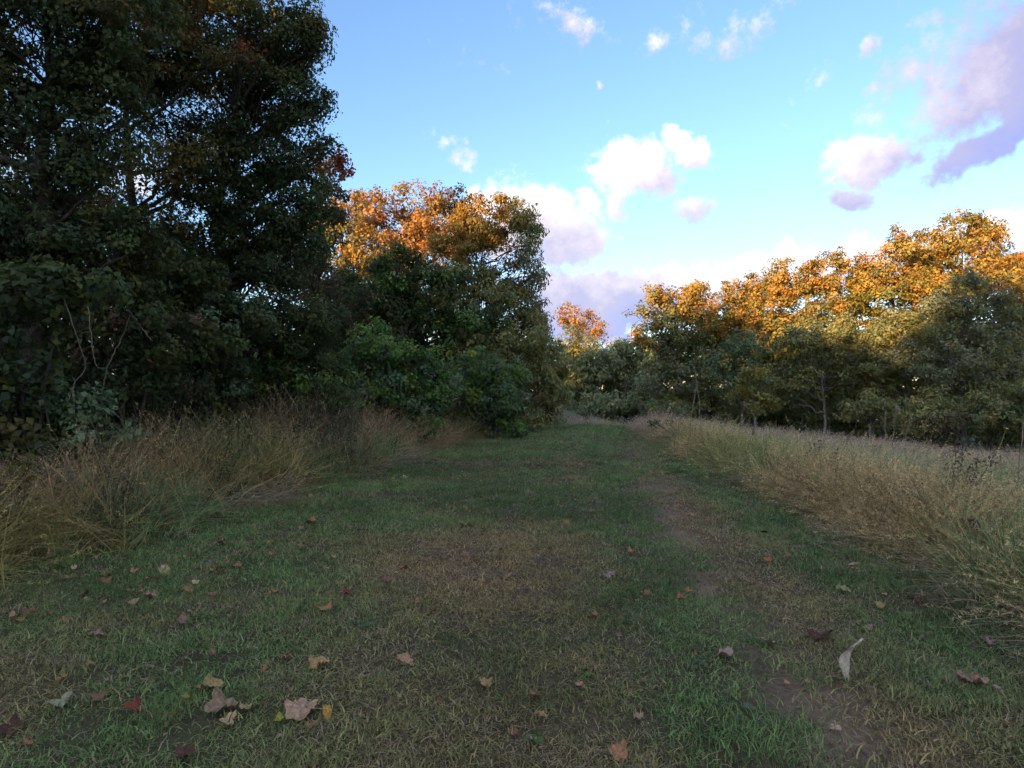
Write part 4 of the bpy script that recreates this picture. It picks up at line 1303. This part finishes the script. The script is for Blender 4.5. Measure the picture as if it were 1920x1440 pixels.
more = '''104,1061,18,pink 138,1070,18,pale 199,1080,24,brown 197,1095,22,brown 160,1122,20,dark 287,1092,26,tan 283,1123,30,tan 248,1137,24,pink
245,1115,16,tan 353,1113,26,orange 367,1099,18,pale 415,1022,22,red 468,1018,20,dark 490,1013,16,pale 507,1022,15,yellow 443,1068,20,brown 395,1076,14,yellow
413,1080,22,dark 513,1118,24,tan 610,1147,28,tan 37,1174,24,orange 123,1171,26,tan 111,1149,18,pink 55,1153,24,brown 23,1162,18,tan 181,1198,30,pink
211,1213,22,lime 293,1177,16,pale 343,1172,28,brown 167,1257,22,pink 117,1283,26,orange 187,1317,26,brown 397,1235,24,brown 497,1263,14,orange 347,1320,18,yellow
48,1407,22,orange 757,1072,26,orange 780,1062,20,tan 727,1093,26,brown 650,1120,22,red 778,1137,24,brown 812,1155,18,red 853,1233,22,pink
910,1290,26,tan 953,1087,16,tan 980,1113,24,grey 992,1045,12,yellow 1062,983,14,orange 1182,1040,16,orange 1217,1054,16,brown 1213,1119,18,brown
1087,1297,18,tan 1003,1316,28,brown 1015,1353,28,pink 1197,1355,22,pink 963,1385,18,brown 1275,1128,22,orange 1297,970,18,tan 1433,1003,18,dark 1438,1055,18,orange
1477,1047,14,orange 1582,1112,28,tan 1657,1122,14,pale 1717,1132,18,red 1653,1145,24,tan 1630,1185,26,tan 1440,1212,34,pink 1565,1277,22,brown
1477,1293,18,tan 1513,1288,16,pale 1852,1212,22,grey 1898,1178,22,brown 1883,1167,16,tan 1872,1303,18,grey 1377,1212,12,yellow 1292,1115,14,yellow
910,1100,12,brown 690,1010,12,red 625,1050,14,tan 560,1030,10,yellow 1050,957,14,yellow 1110,952,14,orange 935,938,12,pale 700,935,14,brown 760,900,12,pale'''
for tok in more.split():
    a, b, s, c = tok.split(',')
    LEAVES.append((int(a), int(b), int(s), c, None, None))
rgl = np.random.default_rng(99)
for k in range(60):
    y = rgl.uniform(9, 24); x = rgl.uniform(edge_l(y) + .2, edge_r(y) - .2)
    if rgl.random() < .5: x = edge_l(y) + abs(rgl.normal(.4, .9))
    LEAVES.append((CX + x / y * F, HY + (CAM_H - float(height(x, y))) / y * F, .085 / y * F, ['pale', 'tan', 'brown', 'orange', 'pale', 'yellow'][k % 6], None, 'far'))

for k in range(46):
    y = rgl.uniform(2.7, 9); x = edge_l(y) + .15 + abs(rgl.normal(0, 1.3))
    px = CX + x / y * F
    if px < 5: continue
    LEAVES.append((px, HY + (CAM_H - float(height(x, y))) / y * F, rgl.uniform(.05, .09) / y * F, ['brown', 'tan', 'pink', 'orange', 'brown', 'dark'][k % 6], None, None))
SHAPES = {k: [leaf_shape(k, 500 + i + 10 * j) for i in range(4)] for j, k in enumerate(('maple', 'oval', 'husk', 'heart'))}


def build_fallen():
    for k, (px, py, s, c, shp, lab) in enumerate(LEAVES):
        rg = np.random.default_rng(1000 + k)
        x, y = on_ground(px, py)
        size = s / F * math.hypot(y, CAM_H) * 1.0
        shp = shp or ('maple', 'oval', 'oval', 'heart')[k % 4]
        o = obj('fallen_leaf', SHAPES[shp][k % 4])
        z = float(height(x, y)) + .034 + (.02 if y > 8 else 0)
        tilt = rg.normal(0, .22, 2)
        o.rotation_euler = (tilt[0], tilt[1] + .1, rg.uniform(0, 6.28))
        if lab and 'white curled husk' in lab:
            o.rotation_euler = (R(10), R(-66), R(20)); z += .075; size *= 1.15
        if lab and 'caught in the tall grass' in lab:
            x, y, z = 3.95, 5.4, .42; o.rotation_euler = (R(60), R(20), 0)
            size = .14
        o.location = (x, y, z)
        o.scale = (size, size, size * rg.uniform(.6, 1.0))
        o.color = (*[v * rg.uniform(.85, 1.25) for v in COLS[c]], 1)
        if shp == 'husk': o.color = (.66, .56, .44, 1)
        if lab is None or lab == 'far':
            if lab == 'far':
                zone = 'far along the path'
            elif x < edge_l(y) + 1.1: zone = 'near the left straw edge'
            elif x > 1.2: zone = 'on the right side of the path'
            elif y > 5.5: zone = 'on the middle of the path'
            else: zone = 'in the nearest mown grass'
            big = 'tiny' if lab == 'far' or s < 17 else 'small' if s < 25 else 'medium'
            lab = f'{big} {WORD[c]} fallen leaf {zone}'
        tag(o, lab, 'fallen leaf', 'fallen leaves scattered on the mown path')


build_fallen()


def build_litter():
    """crumbs of dead leaf worked into the turf, more of them under the trees on the left"""
    rg = np.random.default_rng(12)
    protos = []
    for k in range(5):
        C = rg.normal(0, .004, (1, 3)); n_ = rg.normal(0, .5, (1, 3)) + np.array([[0, 0, 1.0]])
        v, f = leaf_cards(C, n_, np.array([1.0]), np.array([rg.uniform(.4, .8)]), rg, 0, rg.uniform(.1, .5))
        protos.append(mesh('crumb', v, f, M_GRASS, tint=np.full(4, 1.0)))
    y = 1.8 + 18 * rg.random(2600) ** 1.6
    x = rg.uniform(edge_l(y) - .2, edge_r(y) + .2)
    keep = rg.random(len(x)) < .3 + .7 * np.exp(-(x - edge_l(y)) / 1.8)
    x, y = x[keep], y[keep]
    n = len(x)
    base = np.array([(.34, .22, .12), (.24, .13, .075), (.42, .32, .21), (.28, .10, .06), (.40, .27, .07)])
    col = base[rg.choice(5, n, p=[.35, .3, .2, .1, .05])] * rg.uniform(.7, 1.25, (n, 1))
    sz = rg.uniform(.012, .038, n) * (1 + y / 14)
    scatter('leaf_litter', protos, np.stack([x, y, height(x, y) + .022 + .012 * rg.random(n)], 1), euler(rg.uniform(0, 6.28, n), rg.uniform(0, 6.28, n), np.abs(rg.normal(0, .5, n))),
            np.stack([sz] * 3, 1), rg.integers(5, size=n), col, 'crumbs of brown dead leaf strewn through the mown grass', 'leaf litter')


build_litter()


def build_rosettes():
    spots = [(1095, 1278, 'P', 'small bright green broadleaf weed in the brown turf right of centre'), (1390, 1336, 'C', 'tiny blue-green clover sprig near the bare strip'),
             (1008, 1398, 'P', 'green broadleaf weed at the bottom edge next to a pale leaf'), (690, 1180, 'C', 'low green weed rosette in the green turf left of centre'),
             (1760, 1220, 'P', 'green leafy weed in the turf below the meadow edge'), (1310, 1255, 'C', 'dull green weed rosette beside the greyish ribbed leaf')]
    for k, (px, py, ty, lab) in enumerate(spots):
        rg = np.random.default_rng(700 + k)
        x, y = on_ground(px, py)
        m = 11
        a = rg.uniform(0, 6.283, m)
        r = rg.uniform(.015, .06, m)
        C = np.stack([np.cos(a) * r, np.sin(a) * r, rg.uniform(.025, .055, m)], 1)
        nn = np.stack([np.cos(a) * .5, np.sin(a) * .5, np.ones(m)], 1)
        Ls = rg.uniform(.03, .055, m)
        v, f = leaf_cards(C, nn, Ls, Ls * (.75 if ty == 'C' else .5), rg, .0)
        c = np.repeat((P_GREEN if ty == 'P' else P_TEAL)[rg.integers(3, size=m)] * 1.5 * rg.uniform(.8, 1.2, (m, 1)), 4, axis=0)
        o = obj('broadleaf_weed', mesh('broadleaf_weed', v, f, M_LEAF, colors=c), loc=(x, y, float(height(x, y))))
        tag(o, lab, 'weed', 'small weeds in the turf')


build_rosettes()
